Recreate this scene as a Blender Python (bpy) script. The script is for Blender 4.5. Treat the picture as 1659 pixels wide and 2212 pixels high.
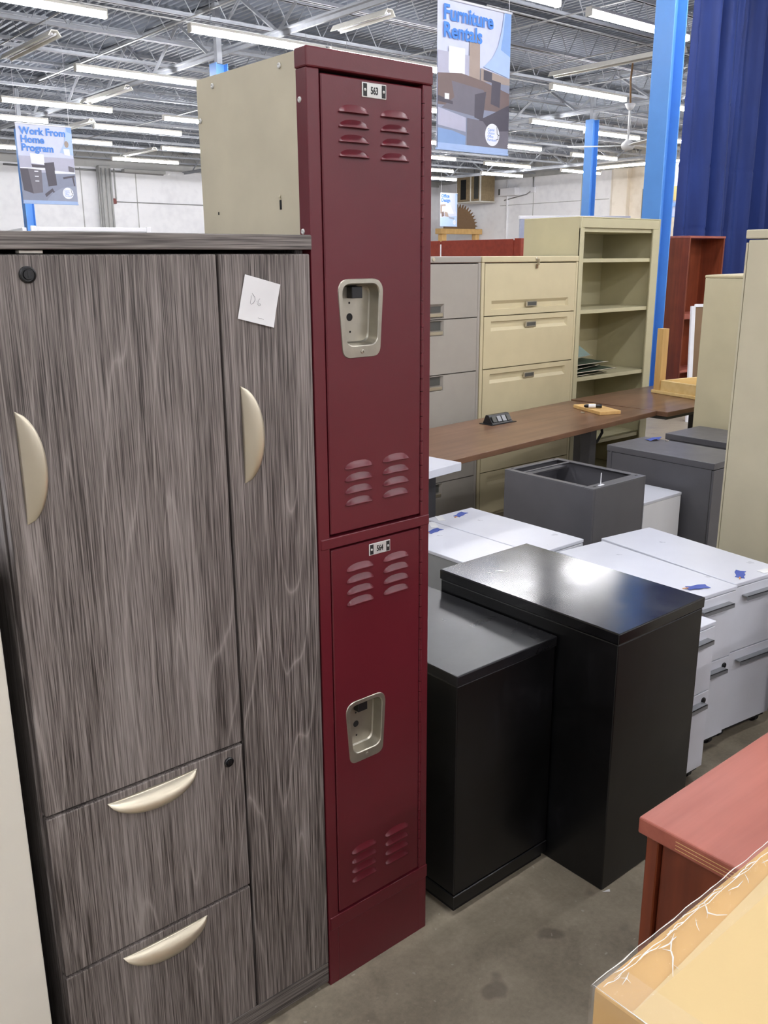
import bpy, bmesh, math, random
from mathutils import Vector, Matrix
R = math.radians
PI = math.pi
for o in list(bpy.data.objects): bpy.data.objects.remove(o)
SC = bpy.context.scene
COL = SC.collection
random.seed(4)

# ------------------------------------------------------------------ camera, world, exposure
CAM_H = 1.63
F_PX, YAW, PITCH, ROLL = 1939.8, R(40.0), R(15.763), R(0.345)
fw = Vector((math.sin(YAW)*math.cos(PITCH), math.cos(YAW)*math.cos(PITCH), -math.sin(PITCH)))
rt = Vector((math.cos(YAW), -math.sin(YAW), 0)); dn = fw.cross(rt)
rt2 = rt*math.cos(ROLL) + dn*math.sin(ROLL); dn2 = dn*math.cos(ROLL) - rt*math.sin(ROLL)
cd = bpy.data.cameras.new('camera'); cam = bpy.data.objects.new('camera', cd); COL.objects.link(cam)
cd.sensor_fit = 'VERTICAL'; cd.sensor_height = 24; cd.sensor_width = 18
cd.lens = F_PX/2212*24; cd.clip_start = .05; cd.clip_end = 300
m = Matrix((rt2, -dn2, -fw)).transposed().to_4x4(); m.translation = (0, 0, CAM_H)
cam.matrix_world = m
SC.camera = cam
w = bpy.data.worlds.new('world'); SC.world = w; w.use_nodes = True
w.node_tree.nodes['Background'].inputs[0].default_value = (.5, .52, .55, 1)
w.node_tree.nodes['Background'].inputs[1].default_value = .3
SC.view_settings.view_transform = 'Standard'; SC.view_settings.look = 'None'
SC.view_settings.gamma = 1; SC.view_settings.use_curve_mapping = False
SC.view_settings.exposure = 1.1
SC.cycles.max_bounces = 7; SC.cycles.diffuse_bounces = 4; SC.cycles.glossy_bounces = 3; SC.cycles.transparent_max_bounces = 6
TUBE_STRENGTH = 38.0

# ------------------------------------------------------------------ materials
def lin(c):
    if isinstance(c, str):
        c = tuple(int(c[i:i+2], 16)/255 for i in (0, 2, 4))
    return tuple((v/12.92 if v <= .04045 else ((v+.055)/1.055)**2.4) for v in c)+(1,)
MATS = {}
def nodes(name):
    m = bpy.data.materials.new(name); m.use_nodes = True
    nt = m.node_tree; b = nt.nodes['Principled BSDF']
    return m, nt, b
def N(nt, t, **k):
    n = nt.nodes.new(t)
    for a, v in k.items():
        if a.startswith('i_'):
            n.inputs[a[2:].replace('_', ' ')].default_value = v
        else: setattr(n, a, v)
    return n
def ramp(nt, src, stops):
    r = nt.nodes.new('ShaderNodeValToRGB'); nt.links.new(src, r.inputs[0])
    e = r.color_ramp.elements
    while len(e) < len(stops): e.new(.5)
    for el, (p, c) in zip(e, stops): el.position = p; el.color = c if len(c) == 4 else lin(c)
    return r
def coords(nt, scale=(1, 1, 1), rot=(0, 0, 0)):
    t = nt.nodes.new('ShaderNodeTexCoord'); mp = nt.nodes.new('ShaderNodeMapping')
    mp.inputs['Scale'].default_value = scale; mp.inputs['Rotation'].default_value = rot
    nt.links.new(t.outputs['Object'], mp.inputs[0]); return mp.outputs[0]
def noise(nt, vec, scale, detail=3, rough=.5, dist=0):
    n = nt.nodes.new('ShaderNodeTexNoise'); nt.links.new(vec, n.inputs['Vector'])
    n.inputs['Scale'].default_value = scale; n.inputs['Detail'].default_value = detail
    n.inputs['Roughness'].default_value = rough; n.inputs['Distortion'].default_value = dist
    return n.outputs['Fac']
def math_(nt, op, a, b=None):
    n = nt.nodes.new('ShaderNodeMath'); n.operation = op
    for i, v in enumerate((a, b)):
        if v is None: continue
        if isinstance(v, (int, float)): n.inputs[i].default_value = v
        else: nt.links.new(v, n.inputs[i])
    return n.outputs[0]
def mixc(nt, fac, a, b):
    n = nt.nodes.new('ShaderNodeMix'); n.data_type = 'RGBA'
    for s, v in ((0, fac), (6, a), (7, b)):
        if isinstance(v, (int, float)): n.inputs[s].default_value = v
        elif isinstance(v, tuple): n.inputs[s].default_value = v
        else: nt.links.new(v, n.inputs[s])
    return n.outputs[2]
def bump(nt, b, h, strength=.1, dist=.01):
    n = nt.nodes.new('ShaderNodeBump'); n.inputs['Strength'].default_value = strength
    n.inputs['Distance'].default_value = dist; nt.links.new(h, n.inputs['Height'])
    nt.links.new(n.outputs[0], b.inputs['Normal'])
def plain(name, col, rough=.45, metal=0, var=.06, scale=9, bmp=.03, bscale=350, spec=.5):
    """painted or plastic surface: slight mottling and fine orange-peel relief"""
    if name in MATS: return MATS[name]
    m, nt, b = nodes(name); v = coords(nt)
    c = lin(col); lo = tuple(x*(1-var) for x in c[:3])+(1,); hi = tuple(min(1, x*(1+var)) for x in c[:3])+(1,)
    r = ramp(nt, noise(nt, v, scale), [(.3, lo), (.7, hi)])
    nt.links.new(r.outputs[0], b.inputs['Base Color'])
    rr = math_(nt, 'ADD', math_(nt, 'MULTIPLY', noise(nt, v, scale*1.7), .12), rough-.06)
    nt.links.new(rr, b.inputs['Roughness']); b.inputs['Metallic'].default_value = metal
    b.inputs['Specular IOR Level'].default_value = spec
    if bmp: bump(nt, b, noise(nt, v, bscale, 1), bmp, .002)
    MATS[name] = m; return m
def emit(name, col, s):
    m, nt, b = nodes(name); b.inputs['Emission Color'].default_value = lin(col)
    b.inputs['Emission Strength'].default_value = s; b.inputs['Base Color'].default_value = (.8, .8, .8, 1)
    MATS[name] = m; return m
def grain(name, dark, mid, light, axis='Z', s=1.0, contrast=1.0, rough=.5):
    """laminate wood grain running along axis, with cathedral figures"""
    m, nt, b = nodes(name)
    def sc(a, l): return {'Z': (a, a, l), 'X': (l, a, a), 'Y': (a, l, a)}[axis]
    fine = noise(nt, coords(nt, sc(480*s, 8*s)), 1, 2, .6)
    med = noise(nt, coords(nt, sc(170*s, 3*s)), 1, 3, .6)
    cat = noise(nt, coords(nt, sc(6.0*s, .36*s)), 1, 1.5, .45, .15)
    lines = math_(nt, 'PINGPONG', math_(nt, 'MULTIPLY', cat, 20), .5)
    thin = math_(nt, 'POWER', math_(nt, 'MULTIPLY', lines, 2), 13)
    broad = noise(nt, coords(nt, sc(11*s, .6*s)), 1, 2, .5)
    t = math_(nt, 'ADD', math_(nt, 'MULTIPLY', fine, .6), math_(nt, 'MULTIPLY', med, .4))
    t = math_(nt, 'ADD', t, math_(nt, 'MULTIPLY', math_(nt, 'SUBTRACT', broad, .5), .3))
    t = math_(nt, 'ADD', t, math_(nt, 'MULTIPLY', math_(nt, 'SUBTRACT', thin, .12), .13*contrast))
    r = ramp(nt, t, [(.38, dark), (.475, mid), (.63, light)])
    nt.links.new(r.outputs[0], b.inputs['Base Color'])
    b.inputs['Roughness'].default_value = rough
    bump(nt, b, t, .12, .0015)
    MATS[name] = m; return m
def wood(name, c1, c2, axis='Z', rough=.35, s=1.0):
    m, nt, b = nodes(name)
    def sc(a, l): return {'Z': (a, a, l), 'X': (l, a, a), 'Y': (a, l, a)}[axis]
    a = noise(nt, coords(nt, sc(26*s, 1.6*s)), 1, 4, .6); c = noise(nt, coords(nt, (5, 5, 5)), 1, 3)
    t = math_(nt, 'ADD', math_(nt, 'MULTIPLY', a, .65), math_(nt, 'MULTIPLY', c, .35))
    r = ramp(nt, t, [(.33, c1), (.68, c2)])
    nt.links.new(r.outputs[0], b.inputs['Base Color']); b.inputs['Roughness'].default_value = rough
    bump(nt, b, a, .05, .001)
    MATS[name] = m; return m
def worn_black(name, c0, c1, c2, rlo, rvar):
    m, nt, b = nodes(name); v = coords(nt)
    sm = noise(nt, v, 5, 5, .6, .6)
    scr = noise(nt, coords(nt, (40, 40, 5), (.3, .5, .2)), 1, 4, .7)
    dust = ramp(nt, math_(nt, 'ADD', math_(nt, 'MULTIPLY', sm, .7), math_(nt, 'MULTIPLY', scr, .3)),
                [(.42, c0), (.56, c1), (.75, c2)])
    nt.links.new(dust.outputs[0], b.inputs['Base Color'])
    rr = math_(nt, 'ADD', math_(nt, 'MULTIPLY', sm, rvar), rlo)
    nt.links.new(rr, b.inputs['Roughness'])
    bump(nt, b, noise(nt, v, 5, 2), .06, .006)
    MATS[name] = m; return m

grain('grey_wood', '342e2b', '645c58', '8d8580', 'Z')
grain('grey_wood_h', '37322f', '5c5652', '837c77', 'X', contrast=.3)
plain('carcass_dark', '262423', .6)
plain('maroon', '591620', .32, var=.05, scale=3, bmp=.04, bscale=260)
plain('locker_beige', 'bcb49c', .45)
plain('steel', 'a8a396', .34, metal=.85, var=.1, scale=22, bmp=.02)
plain('nickel', 'c2b9a5', .33, metal=.8, var=.03)
plain('black_plastic', '121214', .35)
plain('void_black', '050505', .8)
plain('white_paper', 'dcdcdc', .7)
plain('pencil', '8d8d90', .7)
plain('plate_silver', 'c8c8c4', .4, metal=.3)
plain('ink', '191919', .6)
worn_black('black_paint', '070708', '0c0c0e', '1d1d20', .2, .25)
worn_black('black_top', '0b0b0c', '141416', '2a2a2d', .06, .18)
worn_black('black_satin', '131315', '1b1b1e', '2c2c30', .2, .2)
plain('white_paint', 'cbcdd6', .3, var=.02)
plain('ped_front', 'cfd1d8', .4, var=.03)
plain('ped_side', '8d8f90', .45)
plain('handle_grey', '8b8d90', .4, metal=.5)
plain('charcoal', '57565a', .38, var=.05)
plain('beige_putty', 'bdb59b', .45, var=.03)
plain('beige_cream', 'c7bb98', .42, var=.03)
plain('beige_tan', 'c0b797', .45, var=.03)
plain('file_grey', '9d978e', .45, var=.03)
plain('olive_beige', 'bbb493', .45, var=.03)
wood('walnut', '5b4030', '82614a', 'X', .3)
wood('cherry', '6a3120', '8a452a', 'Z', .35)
wood('cherry_h_sheen', '9c5547', 'b46a5a', 'X', .38)  # pinkish reflected light put into the colour of the lying surfaces
wood('cherry_red', '75291c', '8c3a28', 'X', .35)
wood('pine', 'c79c5e', 'deb878', 'Z', .5)
wood('maple', 'd8b878', 'e6cb92', 'X', .5)
plain('column_blue', '5a95dc', .4, var=.02)
plain('folder_green', '3c4a3a', .6)
plain('folder_pale', '7d8f88', .5)
plain('tape_blue', '3a4f9e', .6)
plain('orange_bit', 'c98a50', .6)
plain('cardboard', 'c49a58', .75, var=.08)
plain('cardboard_flat', 'b99a6a', .8)
plain('box_paper', 'cbb07c', .7, var=.02)
plain('white_trim', 'e6e6ea', .45, var=.02)
plain('pale_cream', 'd2cdc0', .5, var=.02)
plain('brown_board', '7a5f42', .6)
plain('conduit_grey', '9a9a9a', .4, metal=.4)
plain('joist_grey', '93969b', .55)
plain('girder_grey', '9b9ea3', .55)
plain('fixture_white', 'd9d6cc', .45)
plain('fan_white', 'dcdcdc', .4)
plain('heater_brown', '8c7a5c', .6, var=.15)
plain('panel_dark', '4a4a46', .5)
plain('alarm_red', '7a3a36', .5)
plain('rubber', '151515', .7)
plain('copper_wire', '8a6a48', .6)
emit('tube_light', 'fafaff', TUBE_STRENGTH)
emit('tube_warm', 'ffe6c4', TUBE_STRENGTH*.55)
# clear film, and a whiter one that paints the glints on its folds
for fname, fa, frough in (('film', .07, .06), ('film_glint', .7, .25)):
    fm, fnt, fb = nodes(fname); MATS[fname] = fm
    fb.inputs['Base Color'].default_value = (.95, .93, .88, 1); fb.inputs['Roughness'].default_value = frough
    fb.inputs['Alpha'].default_value = fa
    bump(fnt, fb, noise(fnt, coords(fnt, (40, 60, 40)), 1, 3, .6, .8), .6, .004)
gm, gnt, gb = nodes('glass_pane'); MATS['glass_pane'] = gm
gb.inputs['Base Color'].default_value = (.8, .86, .92, 1); gb.inputs['Roughness'].default_value = .1; gb.inputs['Alpha'].default_value = .35
noise(gnt, coords(gnt), 3)
# curtain
cm, cnt, cb = nodes('curtain_blue'); MATS['curtain_blue'] = cm
r_ = ramp(cnt, noise(cnt, coords(cnt, (6, 6, 1)), 1, 3), [(.3, '1a2a60'), (.7, '223778')])
cnt.links.new(r_.outputs[0], cb.inputs['Base Color']); cb.inputs['Roughness'].default_value = .6; cb.inputs['Specular IOR Level'].default_value = .25
cb.inputs['Sheen Weight'].default_value = .05
wv = cnt.nodes.new('ShaderNodeTexNoise'); cnt.links.new(coords(cnt, (500, 500, 300)), wv.inputs['Vector']); wv.inputs['Scale'].default_value = 1
bump(cnt, cb, wv.outputs['Fac'], .06, .002)
# concrete floor
flm, flt, flb = nodes('concrete'); MATS['concrete'] = flm
v = coords(flt)
big = noise(flt, v, 1.1, 5, .6, .4); mid_ = noise(flt, v, 6, 6, .65, .6); fine = noise(flt, v, 70, 4, .7)
t = math_(flt, 'ADD', math_(flt, 'MULTIPLY', big, .45), math_(flt, 'ADD', math_(flt, 'MULTIPLY', mid_, .35), math_(flt, 'MULTIPLY', fine, .2)))
base = ramp(flt, t, [(.34, '6a6152'), (.5, '8c8270'), (.66, 'a89d89')])
spots = ramp(flt, noise(flt, v, 9, 1.5, .4), [(.665, (0, 0, 0, 1)), (.72, (1, 1, 1, 1))])
c1 = mixc(flt, math_(flt, 'MULTIPLY', spots.outputs[0], .45), base.outputs[0], lin('4a4039'))
chips = ramp(flt, noise(flt, v, 55, 1, .4), [(.74, (0, 0, 0, 1)), (.78, (1, 1, 1, 1))])
c2 = mixc(flt, math_(flt, 'MULTIPLY', chips.outputs[0], .35), c1, lin('c2bcae'))
flt.links.new(c2, flb.inputs['Base Color'])
flt.links.new(math_(flt, 'ADD', math_(flt, 'MULTIPLY', mid_, .35), .3), flb.inputs['Roughness'])
bump(flt, flb, t, .12, .01)
# walls, ceiling deck
def wallmat(name, c, c2):
    m, nt, b = nodes(name); v = coords(nt)
    r = ramp(nt, math_(nt, 'ADD', math_(nt, 'MULTIPLY', noise(nt, v, .5, 3), .6), math_(nt, 'MULTIPLY', noise(nt, v, 4, 5), .4)), [(.36, c2), (.52, c)])
    nt.links.new(r.outputs[0], b.inputs['Base Color']); b.inputs['Roughness'].default_value = .7
    bump(nt, b, noise(nt, v, 18, 4), .08, .01); MATS[name] = m
wallmat('wall_white', 'f6f6f8', 'ececef')
wallmat('wall_warm', 'ece4d6', 'dfd5c4')
wallmat('wall_grey', 'b5b5b2', 'a6a6a4')
plain('deck', '858c98', .55, var=.08, scale=1.5, bmp=0)

# ------------------------------------------------------------------ geometry helpers
class G:
    def __init__(s): s.bm = bmesh.new()
    def box(s, x0, x1, y0, y1, z0, z1, bev=0, seg=1):
        vs = [s.bm.verts.new((x, y, z)) for z in (z0, z1) for y in (y0, y1) for x in (x0, x1)]
        fs = [s.bm.faces.new([vs[i] for i in f]) for f in ((0, 2, 3, 1), (4, 5, 7, 6), (0, 1, 5, 4), (2, 6, 7, 3), (0, 4, 6, 2), (1, 3, 7, 5))]
        if bev:
            es = list({e for f in fs for e in f.edges})
            bmesh.ops.bevel(s.bm, geom=es, offset=bev, segments=seg, profile=.5, affect='EDGES')
        return s
    def tube(s, pts, r, seg=8, cap=True, closed=False):
        pts = [Vector(p) for p in pts]; rings = []; n = len(pts); up = None
        for i, p in enumerate(pts):
            a = pts[i-1] if i > 0 else p; b = pts[i+1] if i < n-1 else p
            d = (b-a).normalized()
            if up is None: up = Vector((0, 0, 1)) if abs(d.z) < .9 else Vector((1, 0, 0))
            u = d.cross(up)
            if u.length < 1e-5: u = d.cross(Vector((0, 1, 0)))
            u.normalize(); q = u.cross(d).normalized(); up = q
            rr = r[i] if isinstance(r, (list, tuple)) else r
            rings.append([s.bm.verts.new(p+(u*math.cos(2*PI*k/seg)+q*math.sin(2*PI*k/seg))*rr) for k in range(seg)])
        for a, b in zip(rings, rings[1:]):
            for k in range(seg): s.bm.faces.new((a[k], a[(k+1) % seg], b[(k+1) % seg], b[k]))
        if cap:
            s.bm.faces.new(rings[0][::-1]); s.bm.faces.new(rings[-1])
        return s
    def disc_y(s, cx, cz, prof, seg=24):
        """lathe about a -Y axis: prof = [(radius, y)]"""
        rings = []
        for r, y in prof:
            rings.append([s.bm.verts.new((cx+r*math.cos(2*PI*k/seg), y, cz+r*math.sin(2*PI*k/seg))) for k in range(seg)])
        for a, b in zip(rings, rings[1:]):
            for k in range(seg): s.bm.faces.new((a[k], a[(k+1) % seg], b[(k+1) % seg], b[k]))
        s.bm.faces.new(rings[-1]); s.bm.faces.new(rings[0][::-1])
        return s
    def poly(s, pts):
        s.bm.faces.new([s.bm.verts.new(p) for p in pts]); return s
    def prism(s, pts, d):
        """extrude a planar loop of 3-D points by vector d"""
        d = Vector(d); a = [s.bm.verts.new(p) for p in pts]; b = [s.bm.verts.new(Vector(p)+d) for p in pts]
        n = len(a)
        s.bm.faces.new(a[::-1]); s.bm.faces.new(b)
        for i in range(n): s.bm.faces.new((a[i], a[(i+1) % n], b[(i+1) % n], b[i]))
        return s
    def grid(s, f, nu, nv, flip=False):
        vs = [[s.bm.verts.new(f(i/nu, j/nv)) for j in range(nv+1)] for i in range(nu+1)]
        for i in range(nu):
            for j in range(nv):
                q = (vs[i][j], vs[i+1][j], vs[i+1][j+1], vs[i][j+1])
                try: s.bm.faces.new(q[::-1] if flip else q)
                except ValueError: pass
        return s
    def loops(s, ls, capend=True):
        """bridge successive point loops of equal length"""
        rs = [[s.bm.verts.new(p) for p in l] for l in ls]; n = len(rs[0])
        for a, b in zip(rs, rs[1:]):
            for k in range(n): s.bm.faces.new((a[k], a[(k+1) % n], b[(k+1) % n], b[k]))
        if capend: s.bm.faces.new(rs[-1])
        return s
    def plate_with_hole(s, outer, inner, y):
        """flat plate in the XZ plane at y with a hole"""
        es = []
        for l in (outer, inner):
            vs = [s.bm.verts.new((p[0], y, p[1])) for p in l]
            es += [s.bm.edges.new((vs[i], vs[(i+1) % len(vs)])) for i in range(len(vs))]
        bmesh.ops.triangle_fill(s.bm, use_beauty=True, edges=es)
        return s
    def mesh(s, name, mat, smooth=False, recalc=True):
        if recalc: bmesh.ops.recalc_face_normals(s.bm, faces=s.bm.faces[:])
        me = bpy.data.meshes.new(name); s.bm.to_mesh(me); s.bm.free()
        me.materials.append(MATS[mat])
        if smooth:
            for p in me.polygons: p.use_smooth = True
        return me
    def out(s, name, mat, parent=None, smooth=False, recalc=True, auto=None):
        o = bpy.data.objects.new(name, s.mesh(name, mat, smooth, recalc)); COL.objects.link(o)
        if parent: o.parent = parent
        if auto:
            md = o.modifiers.new('edges', 'EDGE_SPLIT'); md.split_angle = R(auto)
        return o
def tag(o, label=None, cat=None, group=None, kind=None):
    for k, v in (('label', label), ('category', cat), ('group', group), ('kind', kind)):
        if v: o[k] = v
    return o
def thing(name, label, cat, loc=(0, 0, 0), rz=0, group=None):
    o = bpy.data.objects.new(name, None); COL.objects.link(o); o.empty_display_size = .1
    o.location = loc; o.rotation_euler = (0, 0, R(rz)); return tag(o, label, cat, group)
def B(name, mat, parent, x0, x1, y0, y1, z0, z1, bev=.0015, seg=1):
    return G().box(x0, x1, y0, y1, z0, z1, bev, seg).out(name, mat, parent)
def copy_tree(o, parent=None):
    c = o.copy(); COL.objects.link(c)
    if parent: c.parent = parent
    for ch in list(o.children): copy_tree(ch, c)
    return c
def mesh_copy(o, parent, loc=None):
    c = o.copy(); COL.objects.link(c); c.parent = parent
    if loc: c.location = loc
    return c
def text(name, s, mat, parent, loc, size, rot=(PI/2, 0, 0), sx=1.0, extrude=.0004, align='LEFT', space=1.0, bold=0.0):
    cu = bpy.data.curves.new(name, 'FONT'); cu.body = s; cu.size = size; cu.extrude = extrude if size < .05 else .0001; cu.align_x = align
    cu.space_character = space; cu.resolution_u = 3; cu.offset = bold
    t = bpy.data.objects.new('t', cu); COL.objects.link(t)
    dg = bpy.context.evaluated_depsgraph_get(); me = bpy.data.meshes.new_from_object(t.evaluated_get(dg))
    bpy.data.objects.remove(t); bpy.data.curves.remove(cu)
    me.materials.clear(); me.materials.append(MATS[mat])
    o = bpy.data.objects.new(name, me); COL.objects.link(o); o.parent = parent
    o.location = loc; o.rotation_euler = rot; o.scale = (sx, 1, 1); return o
def rloop(pts, rad, seg=6):
    """round the corners of a 2-D polygon"""
    n = len(pts); out = []
    for i in range(n):
        p0, p, p1 = Vector(pts[i-1]), Vector(pts[i]), Vector(pts[(i+1) % n])
        a = (p0-p).normalized(); b = (p1-p).normalized()
        r = rad[i] if isinstance(rad, (list, tuple)) else rad
        half = a.angle(b)/2; d = r/math.tan(half)
        s0 = p+a*d; s1 = p+b*d
        for k in range(seg+1):
            t = k/seg; out.append(tuple(((1-t)**2*s0+2*t*(1-t)*p+t*t*s1)))
    return out

# ------------------------------------------------------------------ the hall: floor, walls, ceiling
X0, X1, Y0, Y1 = -11.0, 34.0, -10.0, 36.0
DECK = 5.95
tag(B('floor', 'concrete', None, X0-.3, X1+.3, Y0-.3, Y1+.3, -.1, 0, 0), kind='structure')
tag(B('wall_back', 'wall_white', None, X0, X1, Y1, Y1+.3, 0, 6.4, 0), kind='structure')
wr = tag(B('wall_right', 'wall_white', None, X1, X1+.3, Y0, Y1, 0, 6.4, 0), kind='structure')
tag(B('wall_left', 'wall_white', None, X0-.3, X0, Y0, Y1, 0, 6.4, 0), kind='structure')
tag(B('wall_front', 'wall_white', None, X0, X1, Y0-.3, Y0, 0, 6.4, 0), kind='structure')
wb = bpy.data.objects['wall_back']
# cast joints and the darker band under the roof
for i, x in enumerate((14.9, 17.2, 21.0)):
    B('panel_joint', 'wall_grey', wb, x-.02, x+.02, Y1-.006, Y1, 0, 5.1, 0)
B('panel_joint', 'wall_grey', wb, 15.9, 26.0, Y1-.006, Y1, 3.86, 3.89, 0)
B('upper_band', 'wall_grey', wb, X0, X1, Y1-.08, Y1, 5.15, 5.95, 0)
B('upper_band', 'wall_grey', wr, X1-.08, X1, Y0, Y1, 5.25, 5.95, 0)
for y in (29.5, 26.7): B('panel_joint', 'wall_grey', wr, X1-.006, X1, y-.02, y+.02, 0, 5.25, 0)
B('panel_joint', 'wall_grey', wr, X1-.006, X1, 25.2, 31.6, 4.05, 4.08, 0)
B('warm_panel', 'wall_warm', wr, X1-.05, X1, 19.0, 25.1, 0, 5.25, 0)
tag(B('trim_1', 'wall_grey', None, 15.55, 16.05, Y1-.3, Y1, 0, 5.2, .02), kind='structure')
tag(B('trim_2', 'wall_warm', None, X1-.3, X1, 24.1, 24.85, 0, 5.25, .02), kind='structure')

# ceiling: corrugated deck, bar joists, girders
g = G(); prof = []
x = X0
while x < X1:
    prof += [(x, DECK), (x+.055, DECK), (x+.075, DECK+.05), (x+.13, DECK+.05)]; x += .15
for (xa, za), (xb, zb) in zip(prof, prof[1:]):
    g.poly([(xa, Y0, za), (xb, Y0, zb), (xb, Y1, zb), (xa, Y1, za)])
ceiling = tag(g.out('ceiling', 'deck', recalc=False), kind='structure')
B('roof_slab', 'deck', ceiling, X0, X1, Y0, Y1, DECK+.06, DECK+.2, 0)
jz0 = 5.36
def joist_parts():
    g = G()
    for z in (jz0, DECK-.075):
        g.box(X0, X1, -.055, -.012, z, z+.012); g.box(X0, X1, -.02, -.012, z, z+.06)
        g.box(X0, X1, .012, .055, z, z+.012); g.box(X0, X1, .012, .02, z, z+.06)
    ch = g.mesh('joist', 'joist_grey')
    g = G(); pts = []; k = 0; x = X0+.1
    while x < X1: pts.append((x, 0, jz0+.03 if k % 2 else DECK-.05)); x += .32; k += 1
    web = g.tube(pts, .013, 5).mesh('web', 'joist_grey')
    return ch, web
jm, wm = joist_parts()
y = -8.6; joists = []
while y < 35.5:
    j = bpy.data.objects.new('joist', jm); COL.objects.link(j); j.parent = ceiling; j.location = (0, y, 0)
    wbo = bpy.data.objects.new('web', wm); COL.objects.link(wbo); wbo.parent = j
    y += 1.9
def girder(xc):
    g = G()
    for z in (5.12, 5.86): g.box(xc-.09, xc+.09, Y0, Y1, z, z+.025); g.box(xc-.02, xc+.02, Y0, Y1, z-.06, z+.06)
    o = g.out('girder', 'girder_grey', ceiling)
    g = G(); k = 0; yy = Y0+.2; pts = []
    while yy < Y1: pts.append((xc, yy, 5.14 if k % 2 else 5.84)); yy += 1.1; k += 1
    for a, b in zip(pts, pts[1:]): g.tube([a, b], .035, 4)
    g.out('girder_web', 'girder_grey', o)
for xc in (-1.5, 9.0, 19.4, 29.9): girder(xc)
def conduit(pts, r=.014, mat='conduit_grey', parent=None):
    return G().tube(pts, r, 6).out('conduit', mat, parent or ceiling, smooth=True)
for x, ya, yb, z in ((4.2, 6, 30, 5.28), (6.1, 3, 34, 5.3), (12.3, 6, 32, 5.28), (15.1, 6, 20, 5.3), (21.7, 8, 34, 5.28), (24.5, 12, 34, 5.3), (7.6, 11, 20, 5.2), (17.2, 3, 16, 5.25)):
    conduit([(x, ya, z), (x, yb, z)])
for y, xa, xb in ((10.6, 11, 24), (14.3, 4, 18), (18.4, 10, 30), (26.2, 5, 30)):
    conduit([(xa, y, 5.32), (xb, y, 5.32)])
# wall pipes
for x in (15.45, 15.62, 15.8, 15.98, 16.15):
    conduit([(x, Y1-.33, 5.1), (x, Y1-.33, 1.0 if x < 16.1 else 3.95)], .03, 'wall_grey', wb)
conduit([(16.2, Y1-.04, 3.88), (22, Y1-.04, 3.86)], .02, 'conduit_grey', wb)
conduit([(12, Y1-.06, 5.05), (18.4, Y1-.06, 5.0)], .04, 'conduit_grey', wb)
conduit([(X1-.04, 29.5, 5.3), (X1-.04, 29.5, 4.7), (X1-.04, 29.9, 4.5), (X1-.04, 31.3, 4.3)], .025, 'conduit_grey', wr)
conduit([(X1-.04, 31.1, 5.2), (X1-.04, 31.1, 1.5)], .05, 'wall_white', wr)
conduit([(X1-.06, 23.2, 5.3), (X1-.06, 23.2, 4.3)], .03, 'conduit_grey', wr)

# steel columns
def column(x, y, label, top=4.9):
    t = thing('steel_column', label, 'column', (x, y, 0), 0, 'blue steel columns')
    h = .118
    B('flange', 'column_blue', t, -h, -h+.014, -h, h, 0, top, .002); B('flange', 'column_blue', t, h-.014, h, -h, h, 0, top, .002)
    B('web_plate', 'column_blue', t, -h+.014, h-.014, -.006, .006, 0, top, 0)
    B('base_plate', 'column_blue', t, -.17, .17, -.17, .17, 0, .02, .002)
    B('column_head', 'joist_grey', t, -.05, .05, -.05, .05, top, 5.85, 0)
column(9.1, 6.09, 'tall blue steel column beside the blue curtain, nearest of the columns', 5.0)
column(19.42, 15.03, 'blue steel column behind the olive beige bookcase, in front of the wall heater wall')
column(8.85, 14.95, 'blue steel column whose top shows just above the locker top at left')
column(8.9, 25.1, 'blue steel column below the home office banner at far left')

# ------------------------------------------------------------------ lights
LZ = 4.90
def light_meshes():
    L = 2.44
    h = G().box(0, L, -.055, .055, .032, .075, .004).mesh('housing', 'fixture_white')
    g = G(); sec = [(.048*math.cos(a), .04*math.sin(a)-.008) for a in [2*PI*(k+.5)/8 for k in range(8)]]
    g.loops([[(xx, y, z) for y, z in sec] for xx in (.01, L-.01)], False)
    d = g.mesh('diffuser', 'tube_light', smooth=False)
    wgr = G().tube([(0, 0, .07), (0, 0, .50)], .004, 4).mesh('hanger_wire', 'joist_grey')
    cap = G().box(-.012, .012, -.055, .055, -.05, .075, .006).mesh('end_cap', 'fixture_white')
    return h, d, wgr, cap
LM = light_meshes()
LMW = LM[1].copy(); LMW.materials[0] = MATS['tube_warm']
def ceiling_light(x, y, label, rz=0, warm=False, z=LZ, group='lit ceiling tube lights'):
    t = thing('ceiling_light', label, 'ceiling light', (x, y, z), rz, group)
    for nm, me, xx in (('housing', LM[0], 0), ('diffuser', LMW if warm else LM[1], 0), ('hanger_wire', LM[2], .35), ('hanger_wire', LM[2], 2.09), ('end_cap', LM[3], 0), ('end_cap', LM[3], 2.44)):
        o = bpy.data.objects.new(nm, me); COL.objects.link(o); o.parent = t; o.location = (xx, 0, 0)
k = LZ-CAM_H
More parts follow.
